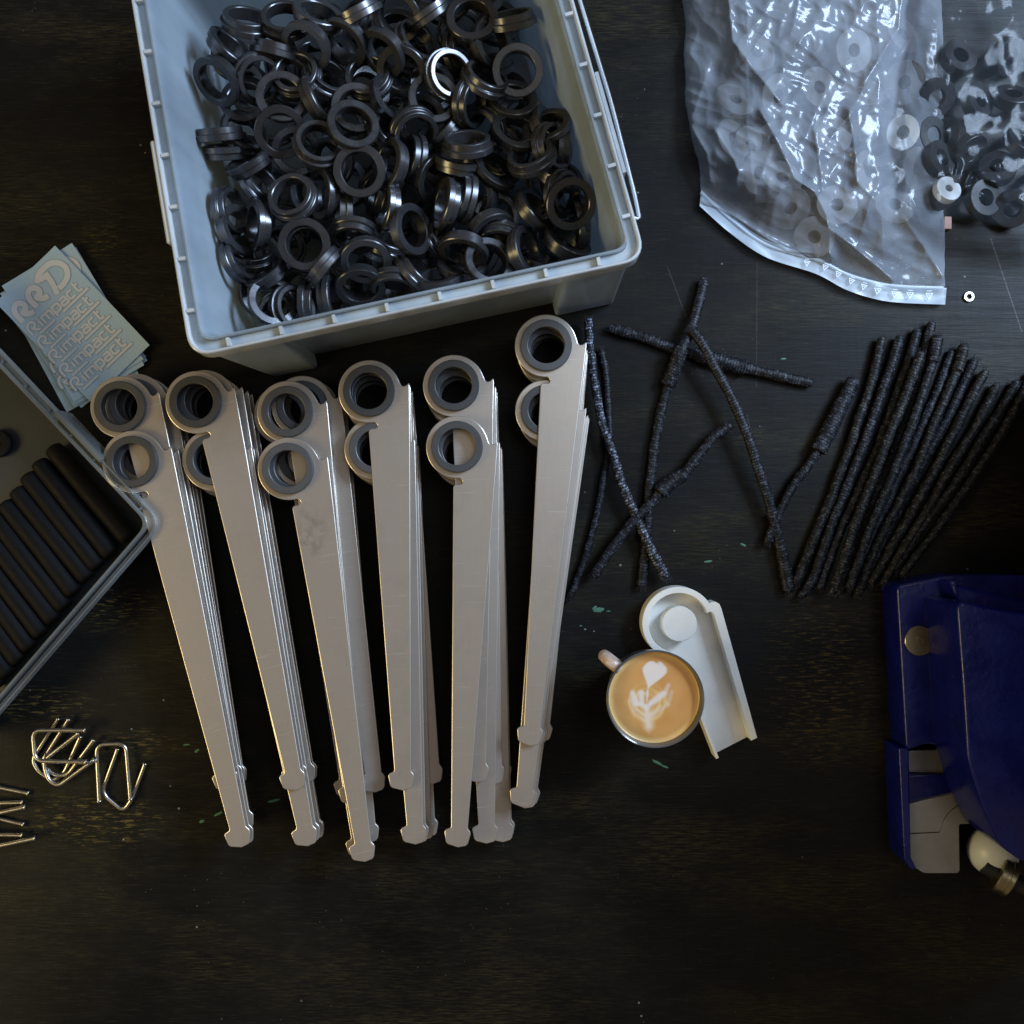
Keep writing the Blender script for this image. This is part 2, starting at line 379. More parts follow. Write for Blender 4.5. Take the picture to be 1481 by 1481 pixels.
M = dict(
    table=m_table(), alu=m_alu('brushed_aluminium'), alu_stain=m_alu('stained_aluminium', True),
    ring=m_ring('dark_grey_ring', (0.055, 0.055, 0.057), 0.45, 0.2),
    boxring=m_ring('black_machined_ring', (0.085, 0.086, 0.092), 0.26, 0.75),
    boxclear=m_plastic_clear('cloudy_polypropylene', (0.72, 0.87, 1.0), 1, 0.52, 0.3, 0.25),
    boxrim=m_plastic_clear('cloudy_polypropylene_rim', (0.92, 0.97, 1.0), 1, 0.10),
    boxmid=m_plastic_clear('cloudy_polypropylene_channel', (0.80, 0.92, 1.0), 1, 0.20),
    orgclear=m_plastic_clear('clear_organiser_plastic', (0.55, 0.60, 0.62), 1, 0.66, 0.2, 0.03),
    film=m_film('poly_bag_film'), film2=m_film('thin_bag_film', (0.4, 0.5, 0.6), 0.03, -0.022, 0.12),
    zipm=m_film('zip_strip', (0.7, 0.85, 1.0), 0.42, 0.05, 0.28),
    print=mat('white_print', (0.8, 0.85, 0.9), 0.5),
    weave=m_weave('braided_sleeve', (0.075, 0.08, 0.105)), weave_lit=m_weave('braided_sleeve_lit', (0.32, 0.36, 0.47), 1.0),  # the second is a lit copy, caught light put into its thread colour
    weave_w=m_weave('braided_sleeve_warm', (0.09, 0.084, 0.075), 1.0),
    thread=mat('dark_thread', (0.035, 0.037, 0.048), 0.5),
    white=m_noisy('white_resin', (0.80, 0.79, 0.74), (0.70, 0.70, 0.66), 0.5, 0, 50, 0.08),
    rod=m_noisy('black_foam_rod', (0.0035, 0.0034, 0.0038), (0.006, 0.0056, 0.0062), 0.6, 0, 80, 0.2, Specular_IOR_Level=0.1),
    steel=m_noisy('steel_wire', (0.52, 0.50, 0.46), (0.42, 0.40, 0.36), 0.27, 1.0, 120, 0.1),
    sheet=m_noisy('pale_cyan_backing', (0.35, 0.48, 0.60), (0.32, 0.445, 0.56), 0.42, 0, 30, 0.06),
    halo=mat('clear_vinyl_edge', (0.27, 0.36, 0.395), 0.4), vinyl=mat('grey_vinyl_letters', (0.52, 0.535, 0.57), 0.45),
    blue=m_noisy('blue_hammered_enamel', (0.0025, 0.005, 0.10), (0.003, 0.007, 0.145), 0.26, 0, 45, 0.35, 0.0008),
    plate=m_noisy('ground_steel', (0.36, 0.36, 0.35), (0.28, 0.27, 0.25), 0.42, 0.7, 40, 0.1),
    brass=m_noisy('worn_brass', (0.42, 0.36, 0.20), (0.34, 0.28, 0.15), 0.3, 1.0, 60, 0.1),
    pale=m_noisy('pale_nylon', (0.62, 0.66, 0.68), (0.55, 0.58, 0.58), 0.4, 0, 30, 0.05),
    dark=mat('black_hollow', (0.006, 0.006, 0.007), 0.6),
    spacer=m_noisy('grey_spacer', (0.10, 0.098, 0.095), (0.07, 0.069, 0.067), 0.5, 0, 40, 0.1),
    tabm=mat('copper_tab', (0.42, 0.22, 0.16), 0.5),
    cupgrey=m_noisy('grey_glazed_cup', (0.10, 0.105, 0.11), (0.07, 0.075, 0.08), 0.16, 0, 20, 0.03),
    handle=m_noisy('speckled_handle', (0.48, 0.33, 0.25), (0.60, 0.50, 0.42), 0.3, 0, 200, 0.1),
    fleck=mat('green_paint', (0.05, 0.16, 0.09), 0.6), blackp=m_noisy('black_plastic', (0.012, 0.012, 0.014), (0.02, 0.02, 0.02), 0.35, 0, 60, 0.1),
)

# ------------------------------------------------------------------ table
tt = mesh('table_top', [(-2600,-2200,0),(2600,-2200,0),(2600,2200,0),(-2600,2200,0),(-2600,-2200,-60),(2600,-2200,-60),(2600,2200,-60),(-2600,2200,-60)],
          [(0,1,2,3),(4,7,6,5),(0,4,5,1),(1,5,6,2),(2,6,7,3),(3,7,4,0)], False)
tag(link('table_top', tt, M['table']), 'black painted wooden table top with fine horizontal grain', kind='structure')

# ------------------------------------------------------------------ aluminium arms
TS = 0.945
def arm_outline():
    # head centre at the origin, x right, y DOWN (flipped at the end); axis later turned so the tip lies straight down
    pts = []
    a = -26
    while a > -279 - 0.1:
        pts.append((45.5*math.cos(math.radians(a)), 45.5*math.sin(math.radians(a)))); a -= 5.5
    # now at angle -279 = 81 deg (straight down side): slot
    pts += [(8.6,45.6),(11.2,47.6),(12.0,50.2),(10.8,52.8),(8.0,54.0),(3.0,54.2),(0.2,55.6),(-0.9,58.6)]
    pts += [(38.2,549.5),(37.4,552.5),(31.2,555.2),(29.3,558.5),(32.6,573.0),(35.5,576.0),(51.0,579.8),(62.0,576.6),(65.0,573.0),(67.6,558.5),(66.3,555.2),(63.6,552.0),(62.8,549.0)]
    pts += [(59.5,84),(58.4,-8),(57.6,-12.2),(56.6,-12.4),(52.4,-8.6),(48.3,-7.6),(45.4,-10.0),(43.4,-14.5)]
    th = math.atan2(50.5, 579.5)   # turn the tip to straight down
    c, s = math.cos(th), math.sin(th)
    return [((x*c - y*s)*TS, -(x*s + y*c)*TS) for x, y in pts]
ARM = prism('arm_plate', [arm_outline()[::-1], circle(0, 0, 33, 56)], -1.8, 1.8, 1.15)
ARM_ST = ARM.copy(); ARM.materials.append(M['alu']); ARM_ST.materials.append(M['alu_stain'])
RP = [(25.0,9.0),(26.0,9.6),(34.2,9.6),(35.2,8.6),(35.2,2.6),(34.6,2.0),(32.6,1.9),(32.6,-5.4),(32.0,-6.2),(26.0,-6.2),(25.0,-5.2)]
RING = lathe('arm_ring', RP, 72); RING.materials.append(M['ring'])
stacks = [
 ('leftmost fan', [(193.4,668,349,1224),(176,589,331,1142),(204,671,353,1220),(197,585,338,1138),(213,655,354,1203),(209,590,342,1138),(215,660,352,1206),(217,596,343,1131)]),
 ('second fan from the left', [(284.6,582,429,1146),(309,665,444,1219),(296,580,430,1132),(313,668,449,1217),(305,586,444,1137),(319,671,455,1214),(312,590,446,1132),(322,676,456,1212)]),
 ('third fan from the left', [(418,678,527.4,1245),(416.8,596,512,1165),(425,676,519,1220),(438,588,542,1143),(440,663,534,1224),(411,600,505,1155),(443,668,533,1222),(447,592,538,1144)]),
 ('fourth fan from the left', [(534.6,566.3,582.5,1145),(543,649,600.5,1220),(537,570,590,1140),(547,655,604,1217),(541,577,594,1137),(550,658,612,1213),(543,583,624,1124),(552,661,618,1209)]),
 ('fifth fan from the left', [(661.5,646.6,662,1225.5),(656.6,558.3,690,1132),(666,651,703,1217),(661,571,714,1132),(670,659,727,1218),(664,577,724,1130),(672,662,729,1214)]),
 ('rightmost fan', [(789.8,500.4,766,1079),(790,594,755,1165),(792,510,770,1082),(794,604,759,1160),(794,516,774,1080),(796,608,763,1152),(796,519,781,1073)]),
]
ordn = ['topmost','second from top','third from top','fourth from top','fifth from top','sixth from top','seventh from top','lowest']
arm_n = 0
for si, (fan, tools) in enumerate(stacks):
    n = len(tools)
    for i, (hx, hy, tx, ty) in enumerate(tools):
        z = 72 - i*(72-9.5)/(n-1)
        a = Vector(at(hx, hy, z)); b = Vector(at(tx, ty, z)); d = b - a
        yaw = math.atan2(d.x, -d.y)
        o = empty('metal_arm', a*S)
        roll = 0.0 if i == 0 else math.radians([0.6, 2.6, 3.6, 4.2, 2.4, 3.2, 1.0][i-1]) * (0.5 if si < 2 else 1.0)
        o.rotation_euler = (0, roll, yaw)
        st = (si == 2 and i == 0)
        link('plate', ARM_ST if st else ARM, None, o); link('ring', RING, None, o)
        where = ordn[-1] if i == n-1 else ordn[i]
        ab = 'higher' if (hy < (tools[0][1]+tools[1][1])/2) else 'lower'
        if i == 0: lab = ('Brown-stained' if st else 'Clean') + ' aluminium arm with dark ring lying on top of the %s' % fan
        else: lab = 'Aluminium arm %s in the %s, ring %s' % (where, fan, ab)
        tag(o, lab, 'metal arm', 'aluminium arms with dark rings fanned out on the table')

# ------------------------------------------------------------------ plastic box
ZR = 268.0
A0 = Vector(at(293,490,ZR)).xy; B0 = Vector(at(907,357,ZR)).xy
A1 = Vector(at(293-.162*600,490-.987*600,ZR)).xy; B1 = Vector(at(907-.272*600,357-.962*600,ZR)).xy
QUAD = [A0, B0, B1, A1]       # counter-clockwise seen from above (y up)
def off_quad(o):
    out = []
    for i in range(4):
        p, a, c = QUAD[i], QUAD[i-1], QUAD[(i+1) % 4]
        d1 = (p-a).normalized(); d2 = (c-p).normalized()
        n1 = Vector((d1.y, -d1.x)); n2 = Vector((d2.y, -d2.x))
        # intersection of offset edges
        m = (n1+n2); k = o*2/ m.length_squared
        out.append(p + m*k)
    return out
def rloop(o, r, n=7):
    q = off_quad(o); out = []
    for i in range(4):
        p, a, c = q[i], q[i-1], q[(i+1) % 4]
        s = p + (a-p).normalized()*r; e = p + (c-p).normalized()*r
        for k in range(n+1):
            t = k/n; out.append((1-t)**2*s + 2*t*(1-t)*p + t*t*e)
    return out
def skin_loops(name, prof, cap=True, ang=35):
    vs, fs = [], []; m = None
    for (o, z, r) in prof:
        lp = rloop(o, r); m = len(lp); vs += [(p.x, p.y, z) for p in lp]
    L = len(prof)
    for k in range(L-1):
        for i in range(m):
            j = (i+1) % m; fs.append((k*m+i, k*m+j, (k+1)*m+j, (k+1)*m+i))
    if cap: fs.append(tuple(range(m))); fs.append(tuple((L-1)*m+i for i in range(m)))
    return mesh(name, vs, fs, True, ang)
box = empty('storage_box', Vector(((A0.x+B0.x)/2, (A0.y+A1.y)/2, 0))*S)
bl = -box.location; box.scale.z = ZR/240
tag(box, 'cloudy clear plastic storage box without a lid, full of black rings', 'storage box')
link('body', skin_loops('box_body', [(-20,6,30),(-17,10,26),(-2,226,18),(0,239,17),(1,240,17),(3,240,18),(3.4,228,18),(2,222,18),(-3,60,24),(-6,2,30),(-9,0,30)]), M['boxclear'], box, bl)
link('rim', skin_loops('box_rim', [(3.8,229,19),(3.8,232,19),(14.4,232,26),(15,239,26),(15.8,240,27),(17.4,240,28),(18.4,239,28),(19,216,28),(17.6,215,27),(16.8,216,27),(16,228.6,26),(3.8,229,19)], False), M['boxrim'], box, bl)
rimo = [o for o in box.children if o.name.startswith('rim')][0]
rimo.data.materials.append(M['boxmid'])
for p_ in rimo.data.polygons:
    if abs(p_.center.z/S - 232) < 0.5 or abs(p_.center.z/S - 228.8) < 0.6: p_.material_index = 1
# ribs across the channel of the rim
u = (B0-A0); ul = u.length; u.normalize()
def rib(c, du, dv, hu, hv, z0, z1):
    vs = []
    for z in (z0, z1):
        for a, b in ((-1,-1),(1,-1),(1,1),(-1,1)): 
            p = c + du*a*hu + dv*b*hv; vs.append((p.x, p.y, z))
    return vs
def boxmesh(name, vs): return mesh(name, vs, [(0,1,2,3),(4,5,6,7),(0,1,5,4),(1,2,6,5),(2,3,7,6),(3,0,4,7)], False)
nf = Vector((u.y, -u.x))
for k in range(8):
    c = A0 + u*ul*(0.055+0.125*k) + nf*9.2
    link('rib', boxmesh('rim_rib', rib(c, u, nf, 2.0, 5.0, 231.5, 238.8)), M['boxrim'], box, bl)
    c2 = A0 + u*ul*(0.055+0.125*k) + nf*11
    link('rib', boxmesh('skirt_rib', rib(c2, u, nf, 1.2, 6.5, 205, 228.4)), M['boxrim'], box, bl)
for (P, Q, sgn) in ((A0, A1, -1), (B0, B1, 1)):
    d = (Q-P); L = d.length; d.normalize(); nn = Vector((d.y, -d.x))*sgn
    for k in range(7):
        c = P + d*(36 + 62*k) + nn*9.2
        link('rib', boxmesh('rim_rib', rib(c, d, nn, 2.0, 5.0, 231.5, 238.8)), M['boxrim'], box, bl)
# corner feet: proud of the wall, running from the rim to the table
def foot(P, du, dv, wu, sgn):
    # du along the front edge into the box, dv outwards
    vs = []
    for z, o, ins in ((1, 14.0, 18 if sgn > 0 else -8), (215, 14.5, -2)):
        a = P + dv*o + du*ins; b = P + dv*o + du*wu; c = P + dv*(o-22) + du*wu; e = P + dv*(o-22) + du*ins
        for q in (a, b, c, e): vs.append((q.x, q.y, z))
    return mesh('corner_foot', vs, [(0,1,2,3),(4,5,6,7),(0,1,5,4),(1,2,6,5),(2,3,7,6),(3,0,4,7)], False)
f1 = link('corner_foot', foot(A0, u, nf, 84, 1), M['boxclear'], box, bl)
f2 = link('corner_foot', foot(B0, -u, nf, 78, -1), M['boxclear'], box, bl)
for f in (f1, f2):
    md = f.modifiers.new('bevel', 'BEVEL'); md.width = 5*S; md.segments = 3
# side clips
d = (B1-B0).normalized(); nn = Vector((-d.y, d.x)) * (1 if Vector((-d.y, d.x)).x > 0 else -1)
def Pz(v, z): return (v.x, v.y, z)
h1 = [Pz(B0 + d*36 + nn*18, 226), Pz(B0 + d*32 + nn*27, 222), Pz(B0 + d*60 + nn*30, 219), Pz(B0 + d*180 + nn*33, 219), Pz(B0 + d*330 + nn*30, 219), Pz(B0 + d*345 + nn*19, 226)]
link('handle', tube('handle', roundcorners(h1, 12), 2.6, 8), M['boxrim'], box, bl)
link('clip', boxmesh('clip', rib(B0 + d*150 + nn*23, d, nn, 62, 2.2, 196, 232)), M['boxrim'], box, bl)
d = (A1-A0).normalized(); nn = Vector((d.y, -d.x)) * (1 if Vector((d.y, -d.x)).x < 0 else -1)
cl = link('clip', boxmesh('clip', rib(A0 + d*180 + nn*21.5, d, nn, 62, 3.2, 190, 238)), M['boxrim'], box, bl)
cl.modifiers.new('bevel', 'BEVEL').width = 2*S

# ------------------------------------------------------------------ rings in the box
BP = [(24.5,8.0),(25.6,9.0),(30.6,9.0),(31.4,8.2),(31.6,0.8),(32.4,0.2),(34.4,0.0),(35.2,-0.8),(35.2,-8.0),(34.2,-9.0),(25.6,-9.0),(24.5,-8.0)]
BRING = lathe('stepped_ring', BP, 56); BRING.materials.append(M['boxring'])
# (x, y, tilt from facing up, screen direction the upper face leans to, collar side up, height)
RR = [(520.6,247.5,12,-80,0,112),(422,285,18,130,1,110),(441,354,10,-60,0,104),(461,208,23,40,1,110),(510,183,21,30,0,118),(529,374,48,-80,0,92),
 (318,194,68,95,1,84),(318,219,64,92,0,66),(361,236,55,120,0,84),(311,312,72,5,1,84),(343,334,60,10,0,82),(373,326,58,185,0,90),(331,383,68,15,1,76),
 (469,280,55,190,0,84),(496,307,72,182,1,70),(512,341,70,-92,1,80),(388,395,55,128,0,74),(469,386,78,140,1,86),(349,452,38,5,0,36),(394,438,30,22,0,84),(424,446,46,4,1,74),
 (449,440,84,0,1,66),(476,432,82,4,0,64),(521,411,58,-82,0,76),(570,413,70,-90,1,70),(593,333,52,2,0,96),(566,238,50,178,0,98),(596,230,60,176,1,76),
 (560,300,62,178,0,82),(676,208,50,92,1,110),(663,238,60,78,0,86),(768,226,38,120,1,110),(716,246,42,40,0,82),(646,295,66,172,0,98),(671,287,68,172,1,84),
 (692,285,45,200,0,66),(830,213,45,4,1,92),(866,214,80,182,0,74),(815,281,52,-12,1,88),(853,294,30,-60,0,112),(871,253,50,60,0,80),(772,305,60,35,0,78),
 (708,333,64,-60,0,82),(722,349,62,-92,1,72),(671,360,70,-100,0,86),(708.5,384,23,38,0,96),(758,364,58,10,0,86),(819,352,52,55,0,86),(862,345,78,185,0,62),(888,339,80,190,1,66),
 (638,408,55,100,0,82),(603,394,70,40,1,72),(668,388,50,84,0,66),(548,282,66,170,1,60),(625,258,62,-30,0,72),(600,192,50,-60,1,96),(746,193,32,60,0,90),
 (405,190,35,-60,0,98),(378,268,62,30,1,70),(790,262,55,200,0,66),(640,345,55,20,1,56),(560,352,60,60,1,56),(795,330,60,-40,1,56),(365,365,40,80,1,52),
 (700,192,45,210,1,70),(790,190,60,20,0,66),(860,187,40,120,0,88),(352,192,40,30,1,72),(560,196,62,40,0,72),(640,190,60,140,0,66),(780,402-22,62,80,0,54)]
def inside(px, py, z, marg):
    p = Vector(at(px, py, z)).xy
    q = off_quad(-marg - 18*(1 - z/268))
    for i in range(4):
        a, b = q[i], q[(i+1) % 4]; e = b - a
        if e.x*(p.y-a.y) - e.y*(p.x-a.x) < 0: return False
    return True
# rings farther back, above the top of the photograph
y = 150; row = 0
while y > -60:
    x = 255 + (row % 2)*26 + (189-y)*-.2
    while x < 900:
        jx, jy = x + R.uniform(-9, 9), y + R.uniform(-9, 9)
        if inside(jx, jy, 95, 18): RR.append((jx, jy, R.choice((12, 28, 45, 55, 64, 75)), R.uniform(-130, 130), R.randint(0, 1), R.uniform(70, 108)))
        x += 54
    y -= 42; row += 1
def place_ring(px, py, th, ph, up, z):
    for _ in range(40):
        if inside(px, py, z+72, 12 + 18*math.cos(math.radians(th)) + 4): break
        px += 0.02*(600-px); py += 0.02*(230-py) if py > 300 else 0
    o = link('ring', BRING, None, None)
    z += 72; o.scale = (.93,.93,.93)
    o.location = Vector(at(px, py, z))*S
    t, p = math.radians(th), math.radians(ph)
    n = Vector((math.sin(t)*math.cos(p), math.sin(t)*math.sin(p), math.cos(t)))
    if not up: n = -n
    o.rotation_mode = 'QUATERNION'; o.rotation_quaternion = Vector((0,0,1)).rotation_difference(n)
    return o
def v_of(px, py): return (py + 0.217*px)      # distance measure from the near wall of the box
rows = {}
for r in RR:
    b = int((565 - v_of(r[0], r[1]))//44); rows.setdefault(max(b, 0), []).append(r)
numw = ['first','second','third','fourth','fifth','sixth','seventh','eighth','ninth','tenth','eleventh','twelfth','thirteenth','fourteenth','fifteenth','sixteenth','seventeenth']
for b in sorted(rows):
    for k, r in enumerate(sorted(rows[b])):
        pose = 'lying face up' if r[2] < 35 else ('leaning' if r[2] < 62 else 'standing on edge')
        o = place_ring(*r)
        tag(o, "Black ring %s, %s from left in %s row from the box's near wall" % (pose, numw[k], numw[b]), 'ring', 'black stepped rings heaped in the clear box')
# deeper rings that only show through the gaps
y = 455; row = 0
while y > -40:
    x = 250 + (row % 2)*24
    while x < 905:
        jx, jy = x + R.uniform(-10, 10), y + R.uniform(-10, 10)
        if inside(jx, jy, 34, 24):
            o = place_ring(jx, jy, R.choice((10, 25, 35, 50)), R.uniform(-180, 180), R.randint(0, 1), R.choice((-20, 15, 40)) + R.uniform(-6, 6))
            tag(o, 'black ring deep in the boxed heap, glimpsed between the upper rings', 'ring', 'lower rings of the heap in the clear box')
        x += 50
    y -= 46; row += 1

# ------------------------------------------------------------------ stickers
def ribbon(vs, fs, pts, wd, z):
    P = [Vector(p) for p in pts]; base = len(vs); N = len(P); z += base*0.00025
    for i, p in enumerate(P):
        d1 = (P[i]-P[i-1]).normalized() if i > 0 else (P[1]-P[0]).normalized()
        d2 = (P[i+1]-P[i]).normalized() if i < N-1 else d1
        n1 = Vector((-d1.y, d1.x)); n2 = Vector((-d2.y, d2.x)); m = n1+n2
        m = m*(1/max(m.length_squared/2, 0.5)) 
        for s in (1, -1):
            q = p + m*wd/2*s; vs.append((q.x, q.y, z + i*0.004))
    for i in range(N-1): fs.append((base+2*i, base+2*i+1, base+2*i+3, base+2*i+2))
GL = {  # strokes on a unit box, y up
 'R': ([[(0.02,0.0),(0.0,0.55),(0.12,0.85),(0.38,1.0),(0.68,1.0),(0.88,0.86),(0.92,0.66),(0.78,0.48),(0.46,0.42),(0.62,0.2),(1.0,-0.02)]], 1.0),
 'i': ([[(0.12,0.0),(0.12,0.62)],[(0.12,0.78),(0.12,0.92)]], 0.24),
 'm': ([[(0,0),(0,0.66),(1.0,0.66),(1.12,0.56),(1.12,0)],[(0.56,0.62),(0.56,0)]], 1.12),
 'p': ([[(0,-0.3),(0,0.66),(0.62,0.66),(0.74,0.54),(0.74,0.14),(0.62,0.02),(0.12,0.02)]], 0.74),
 'a': ([[(0.05,0.66),(0.6,0.66),(0.72,0.54),(0.72,0.02),(0.1,0.02),(0.0,0.12),(0.0,0.28),(0.1,0.36),(0.66,0.36)]], 0.72),
 'c': ([[(0.7,0.66),(0.12,0.66),(0,0.54),(0,0.14),(0.12,0.02),(0.7,0.02)]], 0.7),
 't': ([[(0.12,1.0),(0.12,0.14),(0.24,0.02),(0.62,0.02)],[(0.0,0.68),(0.52,0.68)]], 0.6),
}
def write(word, u0, v0, hgt, width, out):
    """adds strokes for a word; u right, v down from the sheet's corner; v0 = baseline"""
    tot = sum(GL[c][1] for c in word) + 0.28*(len(word)-1)
    k = width/tot; x = u0
    for c in word:
        st, wd = GL[c]
        for s in st: out.append([(x + p[0]*k, -(v0 - p[1]*hgt)) for p in s])
        x += (wd+0.28)*k
def lettering():
    thick, thin = [], []
    for li in range(5):
        v0 = 70.5 + li*25.2; u0 = 6 - li*2.3
        write('Rimpact', u0, v0, 16.5, 98, thin)
        thin.append([(u0+8, -(v0+5.0)), (u0+38, -(v0+5.0))])
        thin.append([(u0+54, -(v0+5.0)), (u0+105, -(v0+5.0))])
    R1 = [(0.02,0.0),(0.0,0.55),(0.14,0.86),(0.42,1.0),(0.72,0.92),(0.86,0.68),(0.74,0.46),(0.44,0.40),(0.66,0.14),(1.06,0.02)]
    thick.append([(9 + p[0]*21, -(47 - p[1]*25)) for p in R1])
    thick.append([(38 + p[0]*22, -(45 - p[1]*25)) for p in R1])
    sm2 = lambda P: [(v.x, v.y) for v in catmull([(p[0], p[1], 0) for p in P], 4)]
    thick = [sm2(q) for q in thick]
    thick.append([(62,-20),(74,-13),(94,-13),(105,-22),(107,-33),(100,-43),(88,-47),(79,-47)])
    thick[-1] = sm2(thick[-1])
    thick.append([(67,-20),(80,-22),(78,-34),(72,-52)])
    return thick, thin
TH, TN = lettering()
def letter_mesh(e_thick, e_thin, z):
    vs, fs = [], []
    for s in TH: ribbon(vs, fs, s, e_thick, z)
    for s in TN: ribbon(vs, fs, s, e_thin, z)
    return mesh('lettering', vs, fs, False)
def curl(me, amp):
    for v in me.vertices:
        x, y = v.co.x/S - 59, v.co.y/S + 98
        r = max(0, (abs(y) - 40)/58)**2 * amp * (1 if y > 0 else 0.5) + max(0, (abs(x)-30)/30)**2*amp*0.3
        v.co.z += r*S
SW, SH = 118, 196
def sheet_mesh():
    nx, ny = 12, 20; vs, fs = [], []
    for j in range(ny+1):
        for i in range(nx+1): vs.append((SW*i/nx, -SH*j/ny, 0))
    for j in range(ny):
        for i in range(nx):
            a = j*(nx+1)+i; fs.append((a, a+1, a+nx+2, a+nx+1))
    return mesh('backing', vs, fs)
SHEETS = [  # top-left corner, angle, curl, label
 (-5,438,43.5,3.0,'Topmost pale blue sticker sheet with large logo and five lines of lettering'),
 (4,414,31.5,2.2,'Pale blue sticker sheet directly under the topmost one, its corner jutting at the upper right'),
 (8,417,30.0,2.0,'Pale blue sticker sheet third from the top of the pile, nearly hidden'),
 (1,425,33.0,1.4,'Pale blue sticker sheet fourth from the top of the pile, edge showing lower right'),
 (3,430,35.5,1.0,'Pale blue sticker sheet fifth from the top of the pile, edge showing lower right'),
 (-3,436,38.5,0.6,'Pale blue sticker sheet sixth from the top, edge showing at the bottom of the pile'),
 (3,424,28.5,0.3,'Lowest pale blue sticker sheet, lying flat on the black table')]
for i, (x, y, an, am, lab) in enumerate(SHEETS):
    z = 10.6 - i*1.45 - (0.9 if i else 0)
    o = empty('sticker_sheet', Vector(at(x, y, z))*S, (0, 0, math.radians(an)))
    me = sheet_mesh(); curl(me, am); link('backing', me, M['sheet'], o)
    if i < 2:
        me = letter_mesh(10.6, 5.7, 0.2); curl(me, am); link('vinyl_outline', me, M['halo'], o)
        me = letter_mesh(8.2, 3.6, 0.65); curl(me, am); link('lettering', me, M['vinyl'], o)
    tag(o, lab, 'sticker sheet', 'pile of pale blue sticker sheets')

# ------------------------------------------------------------------ organiser box with rods
org = empty('organiser_case', V(60, 790)); ol = -org.location
tag(org, 'clear plastic organiser case at the left edge holding black rods', 'organiser case')
ZO = 86.0
c0 = Vector(at(213,757,ZO)).xy; d1 = Vector((-201,212-0)).normalized(); 
d1 = (Vector(at(0,518,ZO)).xy - Vector(at(205,735,ZO)).xy).normalized()     # up-left along the top right side
d2 = (Vector(at(15,1000,ZO)).xy - Vector(at(201,784,ZO)).xy).normalized()   # down-left along the lower side
QUAD_SAVE = QUAD
QUAD = [c0, c0 + d1*420, c0 + d1*420 + d2*420, c0 + d2*420]
link('tray', skin_loops('tray', [(-8,6,16),(-6,9,16),(-1,84,18),(0,86,18),(3,86,20),(3.5,84,20),(0,60,18),(-4,0,16),(-6,0,16)]), M['orgclear'], org, ol)
link('rim', skin_loops('org_rim', [(5.5,70,20),(5.5,73,20),(11,73,26),(11.5,82,26),(13.5,82,27),(14,68,27),(12.5,67,27),(11.5,70,26),(5.5,70,20)], False), M['orgclear'], org, ol)
QUAD = QUAD_SAVE
n1 = -d2
for k in range(7):
    c = c0 + d1*(22+46*k) + Vector((n1.x, n1.y))*7.5
    link('rib', boxmesh('rib', rib(c, d1, n1, 1.6, 4, 72, 80)), M['orgclear'], org, ol)
link('latch', boxmesh('latch', rib(c0 + d1*150 + n1*13, d1, n1, 46, 4.5, 40, 84)), M['orgclear'], org, ol).modifiers.new('bevel', 'BEVEL').width = 2*S
link('floor', mesh('org_floor', [(*(c0+d1*8+d2*8),9),(*(c0+d1*410+d2*8),9),(*(c0+d1*410+d2*410),9),(*(c0+d1*8+d2*410),9)], [(0,1,2,3)], False), m_noisy('grey_case_floor', (0.010,0.016,0.023), (0.008,0.012,0.018), 0.4, 0, 20), org, ol)
ends = [((75.6,647),(187,780)),((55.5,668),(162,802)),((39,687),(143,820)),((23.6,708),(128,837)),((7,727),(109,858)),((-9,745),(95,879)),((-24,764),(80,898)),((-40,783),(62,918)),((-55,802),(45,938)),((-70,821),(29,957)),((-86,840),(13,976)),((-100,860),(-2,994))]
side = ['nearest the case corner'] + ['%s from the case corner' % numw[k] for k in range(1, 12)]
for k, (a, b) in enumerate(ends):
    z = 26
    pa, pb = Vector(at(*a, z)), Vector(at(*b, z)); dd = (pb-pa).normalized()
    rr = 13.4
    pts = [pa, pa+dd*1.2, pa+dd*3.5, pa+dd*9, (pa+pb)/2+Vector((R.uniform(-1,1),R.uniform(-1,1),0)), pb-dd*9, pb-dd*3.5, pb-dd*1.2, pb]
    rads = [9.0, 11.2, 12.7, rr, rr, rr, 12.7, 11.2, 9.0]
    L = [0]
    for q in range(1, 9): L.append(L[-1]+(pts[q]-pts[q-1]).length)
    def rf(t, a, L=L, rads=rads):
        s = t*L[-1]
        for q in range(8):
            if s <= L[q+1]+1e-6: return rads[q]+(rads[q+1]-rads[q])*(s-L[q])/max(L[q+1]-L[q],1e-6)
        return rads[-1]
    lab = 'Black rod in the organiser case, ' + side[k]
    tag(link('rod', tube('rod', pts, rf, 20), M['rod']), lab, 'rod', 'black rods side by side in the organiser case')
tag(link('disc', lathe('disc', [(5,0),(18,0),(20,2),(20,7),(18,9),(8,9),(5,7)], 40), M['rod'], None, Vector(at(-1,642,12))*S), 'dark round disc with a hole lying in the upper part of the organiser case', 'disc')

# ------------------------------------------------------------------ wire hooks
def hook(pts, label, z=3.5, group='bent steel wire hooks', heads=True, lift=None):
    P = []
    for i, p in enumerate(pts):
        zz = z if lift is None else lift[i]
        P.append(Vector(at(p[0], p[1], zz)))
    o = link('wire_hook', tube('wire_hook', roundcorners(P, 13, 8), 3.1, 12), M['steel'])
    if heads:
        e = []
        for a, b in ((P[0], P[1]), (P[-1], P[-2])):
            d = (a-b).normalized()
            link('end_cap', tube('end_cap', [a-d*0.8, a-d*0.2, a+d*1.6, a+d*2.1], lambda t, q: 4.0 if 0.15 < t < 0.9 else 3.3, 12), M['steel'], o)
    tag(o, label, 'wire hook', group)
hook([(84,1040),(47,1098),(54,1114),(77,1130),(93,1118),(116,1066)], 'Wire hook lying lowest-left in the tangled cluster, opening to the upper right', lift=[4,4,4,4,4,10])
hook([(99,1041),(59,1104),(80,1122),(98,1121),(135,1071)], 'Wire hook in the tangled cluster with both ends pointing steeply up and right', lift=[10]*5)
